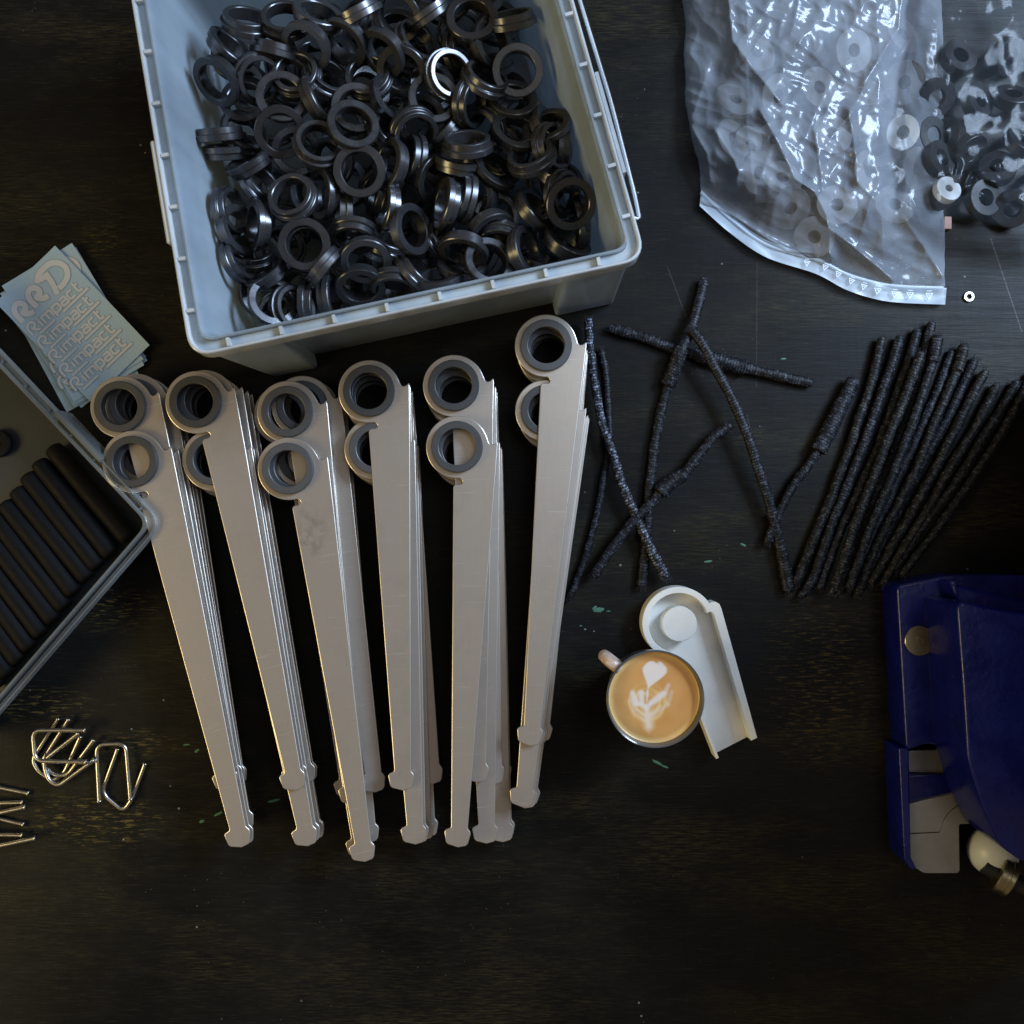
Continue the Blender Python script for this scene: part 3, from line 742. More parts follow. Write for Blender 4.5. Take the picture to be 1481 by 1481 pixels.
hook([(113,1061),(62,1101),(70,1128),(84,1137),(135,1100)], 'Wire hook at the bottom of the tangled cluster, reaching nearest the separate pair', lift=[16]*5)
hook([(122.5,1056),(47,1056),(51,1100.5),(124,1102)], 'Bright wire hook lying on top of the tangled cluster, opening to the right', lift=[22]*4)
hook([(170,1084),(147,1147),(178,1173),(190,1158),(209.7,1105.4)], 'Lower wire hook of the separate pair, slanting with its ends up', z=3.5)
hook([(143.7,1158),(139.5,1077),(182,1075),(188.7,1155)], 'Upper wire hook of the separate pair, its closed end at the top', z=10)
hook([(40.4,1147),(-34,1132),(-34,1176),(33.4,1192)], 'Wire hook at the left edge with the highest ends, sloping down to the right', z=3.5)
hook([(31.8,1160.5),(-38,1162),(-38,1206),(31,1208)], 'Wire hook at the left edge with both ends pointing straight right', z=10)
hook([(35.7,1167.5),(-30,1182),(-28,1229),(49.7,1212.6)], 'Wire hook at the left edge sloping up to the right, with the lowest end', z=16.5)

# ------------------------------------------------------------------ braided sleeves
def sleeve(pts, rad, label, mt='weave', z=None, cuffs=(), flat=0.8, group='black braided sleeves'):
    P = []; rad *= 0.93
    for i, p in enumerate(pts):
        zz = (p[2] if len(p) > 2 else (z if z is not None else 8))
        P.append(at(p[0], p[1], zz))
    C = catmull(P, 10)
    # resample evenly
    out = [C[0]]; acc = 0
    tot = sum((C[i+1]-C[i]).length for i in range(len(C)-1)); step = 1.5
    nn_ = int(tot/step); res = []; i = 0; d0 = 0.0
    cum = [0]
    for q in range(len(C)-1): cum.append(cum[-1]+(C[q+1]-C[q]).length)
    for k in range(nn_+1):
        s = tot*k/nn_
        while i < len(C)-2 and cum[i+1] < s: i += 1
        t = (s-cum[i])/max(cum[i+1]-cum[i], 1e-6); res.append(C[i].lerp(C[i+1], min(t, 1)))
    seed = R.uniform(0, 100)
    for k, p in enumerate(res):
        p.x += 1.3*noise.noise(Vector((seed, k*0.035, 0))); p.y += 1.3*noise.noise(Vector((seed+9, k*0.035, 0)))
    def rf(t, a):
        s = t*tot
        r = rad*(0.97 + 0.05*abs(math.sin(s*math.pi/8.0 + 2*noise.noise(Vector((seed, s*.05, 1))))) + 0.14*noise.noise(Vector((seed, s*0.06, 3))))
        r += 0.62*math.sin(a*7)*math.sin(s*1.2) + 0.35*noise.noise(Vector((math.cos(a)*2, math.sin(a)*2, s*0.3+seed)))
        for (c0_, c1_, m_) in cuffs:
            if c0_ < t < c1_: r += 1.25*m_*(0.6+0.4*(t-c0_)/(c1_-c0_))
        e = min(s, tot-s)
        if e < 5: r *= 0.72 + 0.28*e/5
        return r
    o = link('braided_sleeve', tube('braided_sleeve', res, rf, 22, True, flat, True), M[mt])
    vs, fs = [], []
    for e0, e1 in ((res[0], res[4]), (res[-1], res[-5])):
        dd = (e0-e1).normalized(); sd = Vector((-dd.y, dd.x, 0))
        for q in range(9):
            f = (q-4)/4.0; a = e0 - dd*3 + sd*f*rad*.75 + Vector((0, 0, R.uniform(0, rad*.5)))
            b = a + dd*R.uniform(5, 9.5) + sd*f*R.uniform(0, 2.4) + Vector((0, 0, R.uniform(-2, 1)))
            k0 = len(vs); w_ = sd*.42
            vs += [a-w_, a+w_, a+Vector((0,0,.7)), b-w_*.6, b+w_*.6, b+Vector((0,0,.4))]
            fs += [(k0,k0+1,k0+4,k0+3),(k0+1,k0+2,k0+5,k0+4),(k0+2,k0,k0+3,k0+5),(k0,k0+2,k0+1),(k0+3,k0+4,k0+5)]
    link('frayed_threads', mesh('frayed_threads', vs, fs, False), M['thread'], o)['kind'] = 'stuff'
    tag(o, label, 'braided sleeve', group)
sleeve([(881,474),(905,481),(931,488),(972,503),(1036,521),(1072,531),(1124,543),(1174,554)], 8.2, 'Braided sleeve lying nearly level under the crossing pair, flared cuff at its middle', 'weave', 8, ((0.42,0.67,3.5),))
sleeve([(1019,402,10),(1012,434,14),(999,478,22),(984,510,24),(967,555,12),(955,599,8),(945,657,8),(938,717,8),(935,780,8),(928,849,8)], 7.8, 'Long dark braided sleeve with the highest tip, crossing the level one, cuffed below it', 'weave', None, ((0.24,0.36,3.2),))
sleeve([(1056,614),(1029,636),(992,683),(970,697),(948,721),(904,768),(858,834)], 7.6, 'Dark braided sleeve slanting down to the left with a flared cuff halfway', 'weave', 20, ((0.33,0.48,3.6),))
sleeve([(999,476,30),(1016,497,32),(1036,535,30),(1056,572,28),(1076,616,28),(1093,667,24),(1110,717,20),(1124,771,14),(1134,815,10),(1141,857,9)], 7.6, 'Braided sleeve curving down to the right from the crossing point, left of the bundle', 'weave', None, ((0.84,1.0,1.6),))
sleeve([(869,505),(876,539),(880,596),(881,636),(871,704),(857,768),(840,825),(822,868)], 5.4, 'Thin braided sleeve curving down to the left beside the rightmost fan', 'weave', 7)
sleeve([(851,461),(852,491),(857,525),(867,596),(882,647),(903,707),(928,765),(950,812),(965,837)], 6.8, 'Bluish light-catching braided sleeve curving down to the right beside the rightmost fan', 'weave_lit', 19, ((0.9,1.0,1.4),))
sleeve([(1236,546),(1226,568),(1212,594),(1190,640),(1168,676),(1147,703),(1128,740),(1110,785)], 7.0, 'Braided sleeve alone just left of the bundle, with a wide cuff near its top', 'weave', 14, ((0.0,0.44,4.6),))
bundle = [
 ([(1276,489),(1266,530),(1255,568),(1229,644),(1198,729),(1170,795),(1150,845)], 10, 'weave_w', 'leftmost sleeve of the bundle'),
 ([(1302,487),(1290,525),(1275,568),(1240.6,665),(1206.5,748),(1178,829),(1158,864)], 10, 'weave', 'second sleeve from the left in the bundle'),
 ([(1327,476),(1318,510),(1303,552),(1276,632),(1240,715),(1212,778),(1185,852)], 9, 'weave', 'third sleeve from the left in the bundle'),
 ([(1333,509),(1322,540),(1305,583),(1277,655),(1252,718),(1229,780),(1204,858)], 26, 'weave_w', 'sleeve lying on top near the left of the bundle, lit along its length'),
 ([(1348,466),(1340,500),(1325,560),(1300,640),(1270,715),(1240,790),(1215,860)], 9, 'weave', 'sleeve with the highest tip in the bundle, half hidden'),
 ([(1357,485),(1350,520),(1340,551),(1317,619),(1288,695),(1258,765),(1228,850)], 22, 'weave', 'sleeve of the bundle with a bluish frayed upper end'),
 ([(1394,498),(1389,520),(1376,555),(1351,613),(1325,677),(1297,733),(1266,792),(1240,862)], 12, 'weave_w', 'sleeve of the bundle with its tip to the right of the frayed one'),
 ([(1425,537),(1410,565),(1391,602),(1357,670),(1325.6,728),(1294,783),(1258,845)], 11, 'weave_w', 'sleeve of the bundle with its tip fourth from the right'),
 ([(1442,556),(1428,585),(1408,622),(1374,677),(1340,738),(1304,797),(1275,846)], 10, 'weave_w', 'sleeve of the bundle with its tip third from the right'),
 ([(1410,520),(1390,562),(1366,612),(1335,668),(1300,735),(1268,800),(1248,850)], 4, 'weave', 'sleeve half buried low in the middle right of the bundle'),
 ([(1376,508),(1362,548),(1340,600),(1312,662),(1282,730),(1250,800),(1226,852)], 4, 'weave', 'sleeve lying low in the centre of the bundle, mostly covered'),
 ([(1492,540),(1472,582),(1448,628),(1412,684),(1372,742),(1336,790),(1304,832)], 7, 'weave', 'sleeve at the far right of the bundle, its tip leaving the picture'),
 ([(1471,552),(1452,585),(1430,621),(1393,680),(1354,736),(1320,782),(1290,828)], 9, 'weave', 'sleeve second from the right edge of the bundle, in shadow')]
for pts, z, mt, lab in bundle:
    sleeve(pts, 7.1, 'Black braided ' + lab, mt, z, ((0.0,0.10,1.6),) if 'frayed' in lab else (), 0.9, 'bundle of braided sleeves beside the blue press')

# ------------------------------------------------------------------ white resin mould
mo = empty('resin_mould', V(1010, 980)); ml = -mo.location
tag(mo, 'white resin mould shaped like one of the arms, with a round boss, behind the coffee', 'mould')
path = [(1035.9,1098),(1015,1042),(999,1003),(986,962),(985,953),(990,948),(996,951)]
def kk(p, z): a = at(p[0], p[1], z); return (a[0], a[1])
ZW = 34
cxm, cym = 981.8, 901.8
outer = [(1095.4,1067.3),(1043.5,880),(1040.5,873.5),(1035,870.5),(1029,871),(1025.5,873.8)]
arc = [(cxm+53*math.cos(math.radians(a)), cym+53*math.sin(math.radians(a))) for a in range(-30, -262, -6)]
tail = [(975,957),(981,960),(985,966),(1000,1005),(1035.9,1098)]
op = outer + arc + tail
op_r = [kk(p, ZW) for p in op]
link('floor', prism('mould_floor', [op_r], 0, 9, 0.8), M['white'], mo, ml)
innr = [(1040,1096.2),(1004,1007),(991,968),(986,963),(978,962.5),(966,953)] + [(cxm+44*math.cos(math.radians(a)), cym+44*math.sin(math.radians(a))) for a in range(-252, -23, 6)] + [(1023,887),(1026.5,885),(1029.5,885.2),(1032.5,889),(1086.5,1071.4)]
outr = op
wl = [kk(p, ZW) for p in outr + innr]
link('wall', prism('mould_wall', [wl], 9.05, ZW, 0.8), M['white'], mo, ml)
bx_, by_ = kk((982.5, 902.5), 30)
link('boss', lathe('boss', [(0,9),(25.5,9),(24.9,30.6),(24.0,31.5),(0,31.5)], 48, False), M['white'], mo, Vector((bx_, by_, 0))*S + ml)

# ------------------------------------------------------------------ coffee cup
cp = Vector(at(948, 1011.5, 138)); cup = empty('coffee_cup', (cp.x*S, cp.y*S, 0))
tag(cup, 'dark grey cup of latte with a poured heart pattern, overlapping the white mould', 'coffee cup')
# stands on the table, clear of the mould: its foot is narrow
link('body', lathe('cup_body', [(0,1.5),(30,1.5),(34,0.2),(37,0.2),(40,6),(48,30),(57,75),(62,115),(64.2,134),(64.3,137),(63.2,138.4),(61.8,137.6),(61.2,134),(59,112),(53,72),(44,32),(34,14),(0,12)], 96, False, 50), M['cupgrey'], cup)
hd = Vector((-0.77, 0.62, 0))
hp = [hd*60+Vector((0,0,122)), hd*72+Vector((0,0,124)), hd*82+Vector((0,0,116)), hd*84+Vector((0,0,95)), hd*76+Vector((0,0,72)), hd*54+Vector((0,0,60))]
link('handle', tube('cup_handle', catmull(hp, 6), 7.6, 16, True, 0.8), M['handle'], cup)
# coffee surface with a latte pattern as colour on a dense disc
def smst(a, b, x):
    t = min(max((x-a)/(b-a), 0), 1); return t*t*(3-2*t)
def latte(x, y):
    # x right, y up, in photo px from the cup centre (radius about 66)
    wob = 2.6*noise.noise(Vector((x*.07, y*.07, 1))) + 1.2*noise.noise(Vector((x*.2, y*.2, 5)))
    base = Vector((0.55, 0.262, 0.072)); pale = Vector((0.72, 0.50, 0.20)); milk = Vector((0.74, 0.66, 0.60)); edge = Vector((0.74, 0.47, 0.17))
    c = base.lerp(Vector((0.62,0.33,0.11)), 0.5+0.5*noise.noise(Vector((x*.05, y*.05, 9))))
    r = math.hypot(x, y)
    c = c.lerp(edge, smst(57, 63, r + wob*.4))
    # pale plume round the rosetta
    d = math.hypot((x+10)/31, (y+6)/33)
    pl = (1 - smst(0.72, 1.12, d + wob*.05)) * smst(0.15, 0.6, d) * (1 - 0.75*smst(0, 16, y)) * (0.78+0.42*math.sin(d*24 + wob*.6))
    c = c.lerp(pale, min(pl, 1)*0.95)
    lo = (1-smst(2, 13, abs(x+8+wob) + max(0, -y-44)*1.0)) * smst(-10, -24, y)
    c = c.lerp(pale.lerp(milk, .35), lo*0.8)
    ys = 53 - y                                   # 0 at the top of the heart, 45 at its tip
    if -2 < ys < 52:
        q = max(0.0, min(1.0, ys/46)); xc = 1 - 10.5*smst(0.35, 1.0, q); wd = 16.2*math.sqrt(max(0.0, min(1, (ys+1)/11)))*(1-smst(0.30, 0.95, q)) + 2.0*(1-q)
        if ys < 9: wd = min(wd, 16); 
        nick = 3.2*math.exp(-((x-4)/3.0)**2)
        hv = (1-smst(wd-2.2, wd+1.6, abs(x-xc) + wob*.3)) * smst(nick-1.5, nick+1.8, ys)
        c = c.lerp(milk, hv)
    for (x0, y0, x1, y1, w0, k) in ((-31,6,-25,-8,4.6,.9),(-25,-8,-11,-15,3.2,.8),(-19,6,-17,-8,4.2,.9),(-17,-8,-11,-15,2.6,.7),(12,4,-5,-8,4.2,.9),(-5,-8,-10,-16,2.6,.8),(21,18,16,6,3.4,.5),(16,6,2,-6,2.6,.4),(-9,9,-11,-14,1.6,.8),(-11,-14,-8,-42,3.2,.65),(-28,-16,-12,-26,2.4,.35),(8,-14,-8,-28,2.4,.35),(-35,-4,-30,-20,2.6,.3),(-30,-20,-14,-33,2.4,.3),(26,8,20,-10,2.6,.3),(20,-10,-4,-30,2.6,.3)):
        dx, dy = x1-x0, y1-y0; L2 = dx*dx+dy*dy; t = min(max(((x-x0)*dx+(y-y0)*dy)/L2, 0), 1)
        dd = math.hypot(x-x0-dx*t, y-y0-dy*t); w0 *= 1.18
        c = c.lerp(milk, (1-smst(w0*.2, w0*1.4, dd + wob*.6))*k)
    return c
nr, na = 70, 200; rc = 60.0; vs = [(0, 0, 0)]; fs = []; cols = [latte(0, 0)]
for i in range(1, nr+1):
    r = rc*i/nr
    for k in range(na):
        a = 2*math.pi*k/na; x, y = r*math.cos(a), r*math.sin(a)
        zz = 0.10*noise.noise(Vector((x*.1, y*.1, 2))) + (1.3*max(0, (r-57)/3)**2)
        vs.append((x, y, zz)); cols.append(latte(x*66/60, y*66/60))
for k in range(na): fs.append((0, 1+k, 1+(k+1) % na))
for i in range(nr-1):
    for k in range(na):
        a = 1+i*na+k; b = 1+i*na+(k+1) % na; fs.append((a, a+na, b+na, b))
me = mesh('coffee', vs, fs)
ca = me.color_attributes.new('latte', 'FLOAT_COLOR', 'POINT')
for i, c in enumerate(cols): ca.data[i].color = (c.x, c.y, c.z, 1)
mc = mat('latte_foam', (0.5,0.3,0.1), 0.32); t = NT(mc); an = t.n('ShaderNodeVertexColor'); an.layer_name = 'latte'
sp = t.noise(t.coords(), 900, 3, .6)
t.l(t.mix(t.ramp(sp, [(0.6, 0.0), (0.72, 0.25)]), an.outputs[0], (0.45, 0.22, 0.07)), t.b.inputs['Base Color'])
t.l(t.bump(sp, 0.15, 0.0002), t.b.inputs['Normal'])
link('coffee', me, mc, cup, Vector((0, 0, 124))*S)

# ------------------------------------------------------------------ blue press
pr = empty('bench_press', V(1420, 1040)); pl_ = -pr.location
tag(pr, 'dark blue enamelled bench press casting standing at the right edge', 'press')
def poly(name, pts, z0, z1, mt, bev=1.0, holes=(), part=None, label=None):
    lp = [[kk(p, z1) for p in pts]] + [[kk(p, z1) for p in h] for h in holes]
    o = link(part or name, prism(name, lp, z0, z1, bev), M[mt], pr, pl_)
    if label: o['label'] = label
    return o
def rnd(pts, r, n=6):
    P = [Vector(p) for p in pts]; out = []
    for i in range(len(P)):
        a, b, c = P[i-1], P[i], P[(i+1) % len(P)]
        s = b+(a-b).normalized()*min(r, (a-b).length*.45); e = b+(c-b).normalized()*min(r, (c-b).length*.45)
        for k in range(n+1):
            t_ = k/n; q = (1-t_)**2*s+2*t_*(1-t_)*b+t_*t_*e; out.append((q.x, q.y))
    return out
base_pts = rnd([(1297,846),(1370,832),(1475,832),(1640,850),(1640,1230),(1470,1240),(1424,1170),(1396,1112),(1366,1080),(1340,1076),(1311,1086)], 9)
poly('base_casting', base_pts, 0, 62, 'blue', 4)
poly('left_rail', rnd([(1300,1082),(1315,1082),(1318,1240),(1326,1257),(1318,1258),(1308,1244)], 3), 0, 58, 'blue', 2.5, part='rail')
poly('column', rnd([(1384,868),(1470,886),(1640,900),(1640,1230),(1482,1250),(1447,1222),(1420,1165),(1400,1100),(1394,1000)], 16), 60, 165, 'blue', 4)
poly('ridge', rnd([(1374,838),(1386,846),(1480,868),(1640,880),(1640,905),(1470,892),(1386,876)], 5), 60, 98, 'blue', 5)
poly('upper_slide', [(1312,1086),(1368,1084),(1394,1108),(1396,1119),(1313,1117)], 0, 34, 'plate', 1.0, part='slide_plate')
poly('wedge', [(1313,1121),(1400,1120),(1392,1141),(1378,1147),(1315,1162)], 0, 44, 'blue', 2.0)
circ = [(1360,1204)]
lower = [(1315,1206),(1359,1204)] + [(1361+54-54*math.cos(math.radians(a)), 1204-46*math.sin(math.radians(a))) for a in range(8, 86, 8)]
poly('jaw_upper', [(1315,1163),(1342,1156),(1392,1146),(1403,1134),(1424,1176)] + [(p[0], p[1]-0.9) for p in lower[::-1]], 0, 52, 'plate', 0.6, part='jaw_plate')
poly('jaw_lower', rnd([(1316,1207),(1318,1250),(1336,1262),(1387,1262),(1386,1191),(1428,1191)], 5) + [(1424,1178)] + [(p[0], p[1]+0.9) for p in lower[::-1]], 0, 51.4, 'plate', 0.6, part='jaw_plate')
link('column', prism('unseen_shade_column', [rnd([(735,-430),(1010,-430),(1010,205),(735,205)], 30)], 60, 640, 6), M['blue'], pr, pl_)  # unseen tall column, added beyond the frame to shade press and sleeves
bo = Vector(at(1331, 927, 66))
link('washer', lathe('bolt_washer', [(5,0),(20,0),(20.6,.6),(20.6,2.6),(20,3.2),(5,3.2)], 48), M['brass'], pr, Vector((bo.x, bo.y, 62))*S+pl_)
link('bolt', lathe('bolt_head', [(0,3),(7,3),(7,6),(6.2,7),(3.4,7),(3.2,5.2),(0,5.2)], 6, False), M['brass'], pr, Vector((bo.x, bo.y, 62))*S+pl_)
kb = Vector(at(1436, 1231, 40))
link('knob', lathe('knob', [(0,-34)]+[(34*math.cos(math.radians(a)), 34*math.sin(math.radians(a))) for a in range(-80, 81, 8)]+[(0,34)], 48, False, 80), M['pale'], pr, kb*S+pl_)
co = link('collar', lathe('collar', [(12,-10),(24,-10),(25.5,-8.5),(25.5,-3),(24.6,-2.4),(24.6,2.4),(25.5,3),(25.5,8.5),(24,10),(12,10)], 56), M['brass'], pr, Vector(at(1452, 1267, 66))*S+pl_)
co.rotation_euler = (math.radians(18), math.radians(74), math.radians(-8))
sh = link('spindle', lathe('spindle', [(0,-30),(11.5,-30),(11.5,90),(0,90)], 32, False), M['dark'], pr, Vector(at(1454, 1268, 66))*S+pl_)
sh.rotation_euler = (math.radians(18), math.radians(74), math.radians(-8))

# ------------------------------------------------------------------ bags, spacers and small parts
def smst(a, b, x):
    t = min(max((x-a)/(b-a), 0), 1); return t*t*(3-2*t)
def bag(name, label, bottom, top, z_of, nx, ny, mt):
    B = catmull([(x, y, 0) for x, y in bottom], 12)
    vs, fs = [], []
    for j in range(ny+1):
        tt_ = j/ny
        for i in range(nx+1):
            s = i/nx; q = s*(len(B)-1); k = min(int(q), len(B)-2); b = B[k].lerp(B[k+1], q-k)
            tx = top[0][0]+(top[1][0]-top[0][0])*s; ty = top[0][1]+(top[1][1]-top[0][1])*s
            px, py = b.x+(tx-b.x)*tt_, b.y+(ty-b.y)*tt_
            px += 1.6*noise.noise(Vector((tt_*26, 3, s*3))) + 5*math.sin(tt_*9+1)*(1-s)*(tt_ > 0.02) + 2.5*noise.noise(Vector((tt_*9, s*2, 4)))
            z = z_of(px, py, s, tt_)
            vs.append(at(px, py, z))
    for j in range(ny):
        for i in range(nx):
            a = j*(nx+1)+i; fs.append((a, a+1, a+nx+2, a+nx+1))
    return mesh(name, vs, fs, True, 80)
def seg_d(px, py, pts):
    best = 1e9
    for (ax, ay), (bx, by) in zip(pts, pts[1:]):
        dx, dy = bx-ax, by-ay; t_ = min(max(((px-ax)*dx+(py-ay)*dy)/(dx*dx+dy*dy), 0), 1)
        best = min(best, math.hypot(px-ax-dx*t_, py-ay-dy*t_))
    return best
creases = [([(1100,160),(1125,205),(1142,240),(1150,258),(1178,278),(1195,312),(1198,335),(1200,370)], 13), ([(1000,185),(1022,222),(1028,262)], 9), ([(1035,190),(1062,232),(1068,250),(1060,272)], 9),
           ([(1015,287),(1060,312),(1110,345),(1140,362),(1200,368)], 8), ([(1200,330),(1240,362),(1290,404)], 11), ([(1305,310),(1325,340),(1345,370),(1362,398)], 8), ([(1228,160),(1238,225),(1240,262)], 8), ([(1180,190),(1186,240),(1190,275)], 6),
           ([(1130,150),(1060,60),(1050,-30)], 10), ([(1250,120),(1300,40),(1310,-40)], 10)]
def bagz(px, py, s, t_):
    e = min(s, 1-s)*4; e = min(e, 1)
    b = smst(0.03, 0.28, t_); z = 4 + (22*math.sqrt(max(e, 0)) + 30*e)*b
    n = noise.noise(Vector((px*.011, py*.011, 2)))
    z += 4.5*n*b
    vd = noise.voronoi(Vector((px*.020, py*.016, 3)))[0]; z += 3.5*min(vd[0], .8)*(0.2+0.8*b)
    a_ = px*.9+py*.43; b_ = py*.9-px*.43; z += 3.6*(1-abs(noise.noise(Vector((a_*.030, b_*.009, 21))))*2.6)*(0.3+0.7*b) + 1.6*(1-abs(noise.noise(Vector((b_*.05, a_*.014, 31))))*2.6)*(0.3+0.7*b)
    z += (3.4*(1-abs(noise.noise(Vector((px*.016, py*.012, 7))))*2.4) + 1.3*(1-abs(noise.noise(Vector((px*.045, py*.03, 9))))*2.4))*(0.25+0.75*b)
    z += 0.5*noise.noise(Vector((px*.09+3, py*.07, 8)))
    for pts, h in creases:
        d = seg_d(px, py, pts)
        d = math.sqrt(d*d+3); z += 0.95*h*math.exp(-d/6) + 0.45*h*math.exp(-d/18)
    return max(z, 1.5)
bg1 = empty('zip_bag', V(1190, 200)); bgl = -bg1.location
tag(bg1, 'clear crinkled zip bag full of grey spacers lying at the upper right', 'plastic bag')
bottom1 = [(1012,298),(1056,337),(1108,372),(1180,396),(1224,419),(1268,433),(1305,438),(1367,440.5)]
link('film', bag('film', '', bottom1, [(975,-70),(1362,-90)], bagz, 220, 250, 'film'), M['film'], bg1, bgl)
link('back_film', bag('back_film', '', bottom1, [(975,-70),(1362,-90)], lambda a, b, c, d: 1.2+0.5*noise.noise(Vector((a*.05,b*.05,0))), 40, 40, 'film'), M['film2'], bg1, bgl)
Bm = catmull([(x, y, 0) for x, y in bottom1], 12); vs, fs = [], []
for j in range(7):
    for i_, b in enumerate(Bm):
        vs.append(at(b.x + 0.35*j, b.y - 4.0*j, 11 + 1.6*noise.noise(Vector((b.x*.04, j*.4, 2))) + (1.5 if j in (5, 6) else 0)))
for j in range(6):
    for i_ in range(len(Bm)-1): a_ = j*len(Bm)+i_; fs.append((a_, a_+1, a_+1+len(Bm), a_+len(Bm)))
link('mouth_strip', mesh('mouth_strip', vs, fs), M['zipm'], bg1, bgl)
zp = [at(x, y-22+0.0*x, 12) for x, y in [(1014,300),(1056,338),(1108,375),(1180,397),(1224,418),(1268,431),(1305,436),(1364,438)]]
link('zip', tube('zip', catmull(zp, 10), 3.0, 8, True, 0.6), M['zipm'], bg1, bgl)
# strip marks: little recycling triangles along the mouth of the bag
vs, fs = [], []
for (mx, my, k, a) in ((1167,381,6,5),(1193,387,6,20),(1212,397,6,22),(1231,407,6,24),(1249,415,6,20),(1269,421,7,10),(1294,426,7,6),(1316,427,7,4),(1344,428,7,0)):
    x0, y0, _ = at(mx, my, 16); ca_, sa_ = math.cos(math.radians(-a)), math.sin(math.radians(-a))
    k *= 0.68
    def q(u_, v_): return (x0+(u_*ca_-v_*sa_)*k, y0+(u_*sa_+v_*ca_)*k)
    ribbon(vs, fs, [q(-1,.8), q(1,.8), q(0,-.9), q(-1,.8)], 0.9, 16)
    ribbon(vs, fs, [q(-.35,.3), q(.35,.3)], 1.0, 16.1)
    ribbon(vs, fs, [q(-.8,1.5), q(.8,1.5)], 0.7, 16.1)
link('printed_marks', mesh('printed_marks', vs, fs, False), M['print'], bg1, bgl)

def washer_mesh(name, ro, ri, h): return lathe(name, [(ri,0.6),(ri+.6,0),(ro-.8,0),(ro,.8),(ro,h-.8),(ro-.8,h),(ri+.6,h),(ri,h-.6)], 48)
SP = washer_mesh('spacer', 30, 9, 9); SP.materials.append(M['spacer'])
SPW = washer_mesh('spacer_pale', 24, 9, 14); SPW.materials.append(M['pale'])
spots = [(1175,345,0,0,6,'SP'),(1128,262,24,70,14,'SP'),(1092,250,52,-30,16,'SP'),(1080,215,30,10,18,'SP'),(1190,232,20,180,16,'SP'),(1140,300,40,-70,12,'SP'),(1208,300,8,90,8,'SP'),(1055,205,60,20,20,'SP'),
         (1122,205,35,150,14,'SP'),(1200,198,14,40,22,'SP'),(1300,192,20,-80,22,'SPW'),(1250,250,30,0,8,'SP'),(1290,300,14,60,6,'SP'),(1270,225,40,120,12,'SP'),(1320,245,30,-20,8,'SP'),(1235,205,50,-120,10,'SP'),
         (1060,150,30,60,12,'SP'),(1120,140,40,-30,14,'SP'),(1180,130,20,10,16,'SP'),(1245,140,40,90,14,'SP'),(1305,120,20,-90,12,'SP'),(1090,80,20,30,12,'SP'),(1160,70,50,140,14,'SP'),(1230,75,20,-30,12,'SP'),(1300,55,30,30,12,'SP')]
def grid_words(sp, i, step):
    r = {}
    for j, q in enumerate(sp): r.setdefault(int((470-q[1])//step), []).append((q[0], j))
    b = int((470-sp[i][1])//step); rk = sorted(r).index(b); k = [j for _, j in sorted(r[b])].index(i)
    return '%s from left in %s row from bottom' % (numw[k], numw[rk])
wh = {0:'lowest large flat grey spacer near the mouth of the zip bag',1:'grey spacer by the left fold in the zip bag, hole towards the camera',2:'grey spacer standing tilted behind the left cluster in the zip bag',10:'whitish thick spacer at the upper right inside the zip bag'}
for i, (x, y, th, ph, z, k) in enumerate(spots):
    o = link('spacer', SP if k == 'SP' else SPW)
    tr_, pp = math.radians(min(th, 32)), math.radians(ph)
    nrm = Vector((math.sin(tr_)*math.cos(pp), math.sin(tr_)*math.sin(pp), math.cos(tr_)))
    o.location = Vector(at(x, y, z + 12*math.sin(tr_)))*S
    o.rotation_mode = 'QUATERNION'; o.rotation_quaternion = Vector((0,0,1)).rotation_difference(nrm)
    lab = wh.get(i, 'grey spacer inside the zip bag, ' + grid_words(spots, i, 46))
    tag(o, lab, 'spacer', 'grey spacers inside the zip bag')
# second, darker bag
bg2 = empty('parts_bag', V(1430, 230)); b2l = -bg2.location
tag(bg2, 'thin clear bag of black parts with golden glints in the upper right corner', 'plastic bag')
def bagz2(px, py, s, t_):
    e = min(min(s, 1-s)*5, 1); b = min(t_*6, 1)
    z = 58 + 22*math.sqrt(max(e,0))*math.sqrt(b) + 8*noise.noise(Vector((px*.015, py*.015, 12)))*b
    vd = noise.voronoi(Vector((px*.026, py*.024, 5)))[0]; z += 7*min(vd[0], .8) + 0.8*noise.noise(Vector((px*.06, py*.05, 27)))
    for pts, h in ([(1394,268),(1402,250),(1425,240),(1438,241)], 7), ([(1396,274),(1420,258),(1440,264),(1452,285)], 7), ([(1372,240),(1378,262),(1386,236)], 5), ([(1405,306),(1416,285)], 5), ([(1318,300),(1312,290),(1312,230)], 6):
        d = seg_d(px, py, pts)
        if d < 8: z += h*(1-d/8)
    return z
bottom2 = [(1308,311),(1335,316),(1365,318),(1400,322),(1440,328),(1482,336),(1560,345),(1620,350)]
link('film', bag('film2', '', bottom2, [(1335,-60),(1620,-60)], bagz2, 120, 150, 'film2'), M['film2'], bg2, b2l)
BK = washer_mesh('black_part', 26, 12, 16); BK.materials.append(M['blackp'])
bspots = [(1350,235,30,20,34),(1395,215,50,-60,30),(1440,250,25,120,32),(1415,290,15,0,28),(1470,215,40,60,34),(1462,300,30,-120,28),(1375,200,60,180,24),(1340,200,20,0,24),(1500,270,30,40,28),(1405,150,30,10,28),(1460,150,40,90,28),(1350,140,30,-90,28),(1510,180,20,0,28),(1380,90,20,50,28),(1450,80,40,-50,28),(1520,90,30,20,28)]
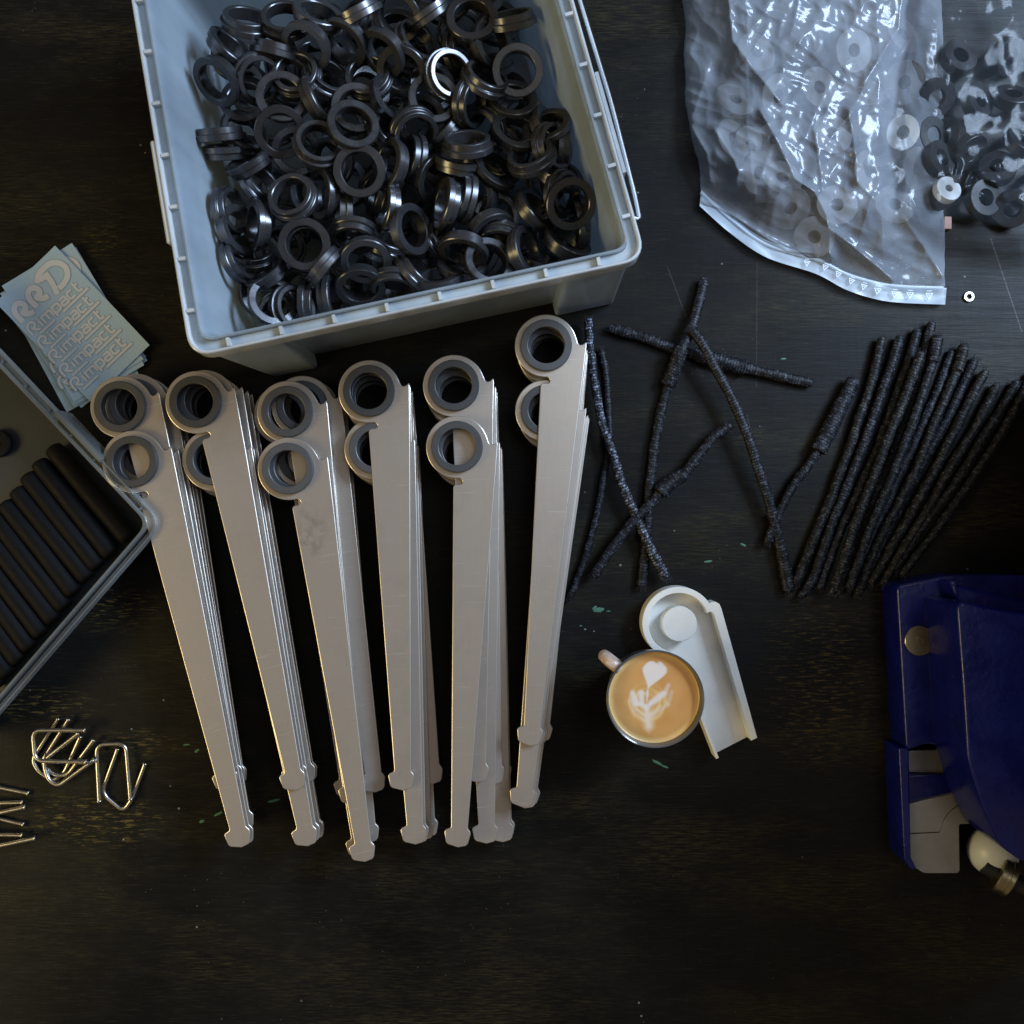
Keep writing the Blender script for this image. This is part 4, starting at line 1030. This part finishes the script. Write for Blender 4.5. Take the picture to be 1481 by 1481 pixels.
for i, (x, y, th, ph, z) in enumerate(bspots):
    o = link('black_collar', BK); tr_, pp = math.radians(th), math.radians(ph)
    nrm = Vector((math.sin(tr_)*math.cos(pp), math.sin(tr_)*math.sin(pp), math.cos(tr_)))
    o.location = Vector(at(x, y, z-16))*S; o.rotation_mode = 'QUATERNION'; o.rotation_quaternion = Vector((0,0,1)).rotation_difference(nrm)
    tag(o, 'black round part in the dark bag, ' + grid_words(bspots, i, 52), 'round part', 'black round parts in the thin bag')
sp_ = empty('bushing', Vector(at(1361, 283, 26))*S, (math.radians(-14), math.radians(10), 0))
tag(sp_, 'pale grey notched bushing with small centre hole at the corner of the dark bag', 'bushing')
k_ = []
for a in range(0, 360, 6):
    rr = 18.5
    if 28 < a < 62: rr = 12.5 + abs(a-45)*0.33
    k_.append((rr*math.cos(math.radians(a)), rr*math.sin(math.radians(a))))
link('face', prism('bushing_face', [k_, circle(0, 0, 5.4, 28)], 8, 20, 0.8), M['pale'], sp_)
link('sleeve', lathe('bushing_sleeve', [(6,-12),(17,-12),(17,8),(6,8)], 40), M['blackp'], sp_)
tag(link('copper_tab', prism('copper_tab', [[kk(p, 8) for p in ((1366,313),(1376.5,313),(1376.5,331),(1366,331))]], 0, 8, 0.6), M['tabm']), 'small pinkish copper tab sticking out from under the dark bag', 'tab')
tag(link('small_washer', lathe('small_washer', [(3.4,0.6),(4,0),(7,0),(7.7,.7),(7.7,2.8),(7,3.6),(4,3.6),(3.4,3)], 40), M['steel'], None, V(1400.5, 429.5)), 'tiny bright steel washer alone on the black table below the bags', 'washer')
# dried paint flecks
vs, fs = [], []
for (x, y, a, b, an) in ((866,882,8,3.4,10),(860,879,4,2,40),(1075,788,4.5,1.6,-25),(1024,812,6,1.6,8),(1133,519,4,1.4,5),(951,1103,9,2.0,-28),(962,1109,5,1.4,-20),(285,1086,4,2,40),(270,1077,5,1.2,5),(396,1158,9,1.8,14),(316,1177,7,1.8,25),(292,1188,4,2.2,20),(880,884,3,1,0),(840,905,2,1,0)):
    c = at(x, y); b0 = len(vs); n_ = 14
    vs.append((c[0], c[1], 0.9))
    for k in range(n_):
        t_ = 2*math.pi*k/n_; r = 1+0.35*noise.noise(Vector((x, k*1.7, y))); ca_, sa_ = math.cos(math.radians(an)), math.sin(math.radians(an))
        xx, yy = a*r*math.cos(t_), b*r*math.sin(t_); vs.append((c[0]+xx*ca_-yy*sa_, c[1]+xx*sa_+yy*ca_, 0.25))
    for k in range(n_): fs.append((b0, b0+1+k, b0+1+(k+1) % n_))
tag(link('paint_flecks', mesh('paint_flecks', vs, fs), M['fleck']), 'flecks of dried green paint scattered on the black table', 'paint', kind='stuff')
